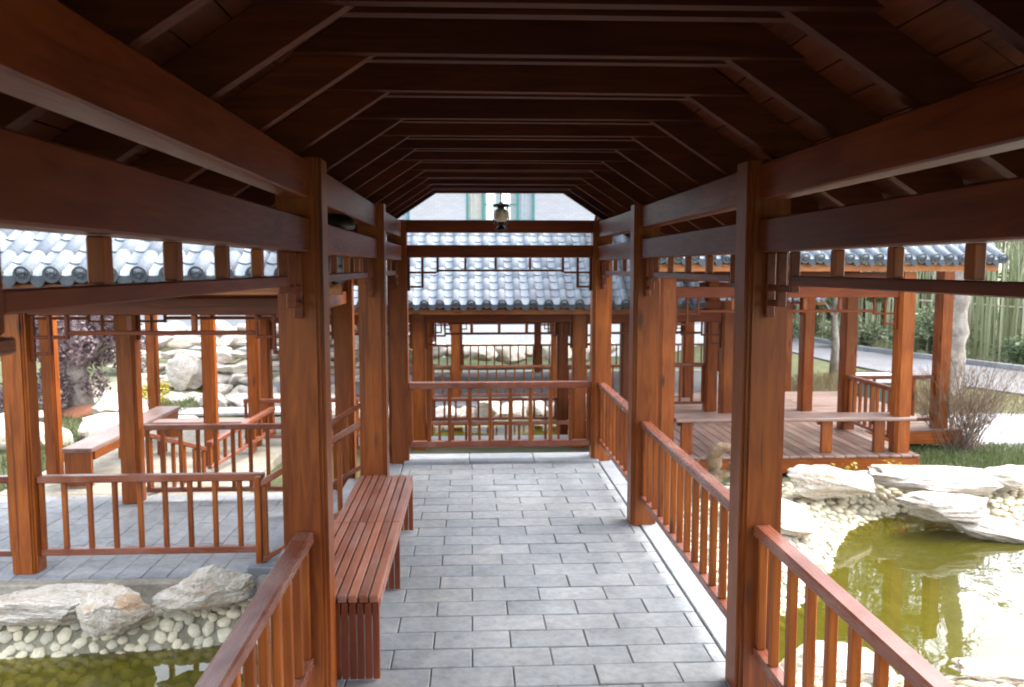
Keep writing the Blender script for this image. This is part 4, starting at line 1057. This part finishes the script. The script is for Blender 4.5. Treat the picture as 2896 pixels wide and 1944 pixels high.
def bush(label, x, y, rad, h, m, seed, n_=2500, leaf=0.05, z=None):
    rr = random.Random(seed); z = ground_z(x, y)[0] if z is None else z; t = thing("shrub", label, "shrub", loc=(x, y, z))
    mb = MB(); cents = []
    for i in range(14):
        c = (x + rr.gauss(0, .45) * rad, y + rr.gauss(0, .45) * rad, z + h * rr.uniform(.25, .8)); cents.append((c, rad * rr.uniform(.25, .45)))
        mb.tube([(x + rr.uniform(-.1, .1) * rad, y, z - .05), c], [0.018, 0.006], 5, False)
    inst("stem", mb.mesh("stem", M_TWIG), t, (0, 0, 0))
    mb = MB(); leaf_cloud(mb, cents, n_, leaf, rr); inst("foliage", mb.mesh("foliage", m), t, (0, 0, 0)); return t
bush("dark purple-green shrub at the far left of the left lawn", -9.0, 16.9, 0.75, 1.0, M_PURPLE, 2)
bush("yellow-leaved shrub in front of the rockery pool", -6.85, 17.9, 0.32, 0.5, M_YELLOW, 3, 420)
bush("round green shrub beside the road by the bamboo, left of two", 12.9, 26.9, 1.0, 1.0, M_BLEAF, 4, 2500, 0.07)
bush("large round green shrub beside the road by the bamboo, right of two", 14.3, 25.2, 1.3, 1.5, M_BLEAF, 5, 4000, 0.07)
bush("low dark shrub in front of the bamboo left of the evergreen tree", 11.0, 31.0, 1.5, 1.2, M_BLEAF, 6, 2500, 0.09)
bush("low olive shrub beside the road near the pale tree trunk", 15.5, 21.9, 1.0, 0.8, M_GREEN, 8, 1600, 0.07)
for i, (x, y) in enumerate(((4.55, 9.55), (4.95, 9.6), (5.2, 9.7))):
    bush("yellow-green sprig between the deck and the pond rocks", x, y, 0.16, 0.32, M_YELLOW, 20 + i, 60, 0.03); bpy.context.scene.collection.objects
for o in list(COL.objects):
    if o.get("label", "").startswith("yellow-green sprig"): o["group"] = "sprigs by the deck"
tree("evergreen_tree", "bushy evergreen tree with pale trunk standing before the bamboo", 9.2, 20.6, 4.6, 1.15, 0.10, M_GREEN, 7, 0.09, 6500, 1.7)
# pale bare trunk with broken bark on the right
T2 = thing("bare_tree", "pale gnarled bare tree trunk beside the road at right", "tree", loc=(9.95, 16.9, -0.75))
mb = MB(); rr = random.Random(9); pts, rad = [], []
for i in range(26):
    t = i / 25; pts.append((9.95 + 0.55 * t + 0.05 * math.sin(t * 9), 16.9 + 0.1 * t, -0.8 + 6.0 * t)); rad.append((0.27 - 0.12 * t) * (1 + 0.16 * math.sin(i * 2.3)) + (0.1 if i == 0 else 0))
mb.tube(pts, rad, 12); inst("trunk", mb.mesh("trunk", M_BARK, True), T2, (0, 0, 0))
mb = MB()
for i in range(26):
    a = pts[rr.randrange(10, 26)]; d = Vector((rr.gauss(0, 1), rr.gauss(0, .6), rr.uniform(.2, .9))).normalized() * rr.uniform(.8, 2.2)
    mid = Vector(a) + d * .5 + Vector((rr.uniform(-.2, .2), 0, rr.uniform(-.2, .1)))
    mb.tube([a, mid, Vector(a) + d], [0.05, 0.025, 0.008], 5, False)
    for k in range(4):
        e = mid + Vector((rr.gauss(0, .5), rr.gauss(0, .3), rr.gauss(0, .4))); mb.tube([mid, e], [0.014, 0.004], 4, False)
inst("crown", mb.mesh("branches", M_BARK), T2, (0, 0, 0))
# twiggy bare shrub
TS = thing("twig_shrub", "bare brown twiggy shrub fanning out on the lawn by the deck", "shrub", loc=(7.15, 11.6, -0.7))
mb = MB(); rr = random.Random(12)
for i in range(130):
    a = rr.uniform(0, 6.28); sp = rr.random() ** .6; L = rr.uniform(.8, 1.55); b0 = Vector((7.15 + rr.gauss(0, .13), 11.6 + rr.gauss(0, .13), -0.75))
    d = Vector((math.cos(a) * sp * .75, math.sin(a) * sp * .75, 1)).normalized(); e = b0 + d * L
    m1 = b0 + d * L * .5 + Vector((rr.gauss(0, .04), rr.gauss(0, .04), 0)); mb.tube([b0, m1, e], [0.007, 0.0045, 0.0018], 4, False)
    for k in range(5):
        s = b0 + d * L * rr.uniform(.45, .95); q = s + (d + Vector((rr.gauss(0, .6), rr.gauss(0, .6), rr.uniform(-.1, .4)))).normalized() * rr.uniform(.15, .45); mb.tube([s, q], [0.003, 0.0013], 3, False)
inst("twigs", mb.mesh("twigs", M_TWIG), TS, (0, 0, 0))
# bamboo grove: culms and leaves, one mass
mb = MB(); mc = MB(); rr = random.Random(15)
def culm(x, y, cap=99):
    z = ground_z(x, y)[0]; h = rr.uniform(5.5, 9) if x / y > 0.57 else rr.uniform(10, 16); h = min(h, cap * rr.uniform(.8, 1)); l1, l2 = rr.gauss(0, .25), rr.gauss(0, .25); r_ = rr.uniform(.018, .042)
    pts = [(x + l1 * t * t, y + l2 * t * t, z + h * t) for t in (0, .3, .6, 1)]
    mc.tube(pts, [r_, r_ * .95, r_ * .8, r_ * .25], 5, False)
    return pts
cents = []
for i in range(1700):
    t = rr.random() ** 1.15; x = 8.0 + 26 * t; base_y = 34 - 12.0 * smooth(0.25, 0.55, t) + 1.0 * math.sin(x)
    y = base_y + rr.random() ** 1.2 * 11
    if x / y > 0.60 and rr.random() < 0.15: continue
    p = culm(x, y)
    if x / y > 0.58 and rr.random() < 0.75: continue
    for k in range(3): cents.append(((p[2][0] + rr.gauss(0, .4), p[2][1] + rr.gauss(0, .4), rr.uniform(1.2, 7.0 if x / y > .57 else 14.5)), rr.uniform(.6, 1.2)))
    if rr.random() < .7: cents.append(((x + rr.gauss(0, .3), y + 1.5, rr.uniform(-.3, 1.6)), .7))
for i in range(420):
    x = rr.uniform(13.2, 24); y = 21.6 + max(0, 15.5 - x) * 2.2 + rr.random() ** 1.5 * 7
    culm(x, y, 4.6)
leaf_cloud(mb, cents, 90000, 0.19, rr, aspect=3.5)
o = bpy.data.objects.new("bamboo_grove", mc.mesh("culms", M_CULM)); link(o); tag(o, "dense bamboo grove behind the road", "bamboo", kind="stuff")
o = bpy.data.objects.new("bamboo_leaves", mb.mesh("leaves", M_BLEAF)); link(o); tag(o, "bamboo foliage above the road", "bamboo", kind="stuff")
fp = thing("pole_rail", "thin dry bamboo rail tied along the front of the grove", "rail", loc=(16, 26, 1.0))
mb = MB(); mb.tube([(9, 33.3, 1.0), (13.5, 28.5, 1.0)], [.03, .03], 6); inst("pole", mb.mesh("pole", M_POLE), fp, (0, 0, 0))
mb = MB(); mb.tube([(13.4, 28.6, 1.0), (17.5, 22.4, 0.72)], [.03, .03], 6); inst("pole", mb.mesh("pole", M_POLE), fp, (0, 0, 0))
mb = MB(); mb.tube([(17.4, 22.5, 0.75), (26, 21.6, 0.6)], [.03, .03], 6); inst("pole", mb.mesh("pole", M_POLE), fp, (0, 0, 0))
# grass on the lawns
def grass(name, label, n_, fn, m, hmin, hmax, seed):
    rr = random.Random(seed); mb = MB()
    for _ in range(n_):
        x, y = fn(rr); z, bk = ground_z(x, y)
        if bk > .5: continue
        a = rr.uniform(0, 3.14); h = rr.uniform(hmin, hmax); wd = .006 + .004 * rr.random(); l1, l2 = rr.gauss(0, .35) * h, rr.gauss(0, .35) * h; q = len(mb.v)
        mb.v += [(x - wd * math.cos(a), y - wd * math.sin(a), z), (x + wd * math.cos(a), y + wd * math.sin(a), z), (x + l1, y + l2, z + h)]; mb.f.append([q, q + 1, q + 2])
    o = bpy.data.objects.new(name, mb.mesh("grass", m)); link(o); tag(o, label, "grass", kind="stuff")
grass("lawn_grass", "short green grass between the pond rocks and the path", 26000, lambda r_: (r_.uniform(4.8, 9.5), r_.uniform(9.3, 12.2)), M_GRASS, .04, .11, 1)
grass("lawn_grass", "pale grass strip between path and road", 16000, lambda r_: (r_.uniform(7.2, 16), r_.uniform(14.5, 21)), M_DRY, .05, .14, 2)
grass("lawn_grass", "grass on the lawn beyond the left gallery", 22000, lambda r_: (r_.uniform(-10, -5), r_.uniform(9.6, 19)), M_GRASS, .04, .12, 3)
grass("wild_grass", "dry tussocky grass between the deck and the far pavilion", 12000, lambda r_: (r_.uniform(5.5, 10), r_.uniform(15.3, 20)), M_DRY, .08, .30, 4)
# pale utility box on the lawn by the deck
UB = thing("utility_box", "low teal utility box with a white lid on the lawn beyond the deck rail", "box", loc=(7.4, 14.9, -0.75))
box("body", UB, 7.05, 7.75, 14.7, 15.1, -0.76, -0.1, M_BOX, 0.01); box("lid", UB, 6.98, 7.82, 14.62, 15.18, -0.098, 0.02, M_WHITE, 0.012)
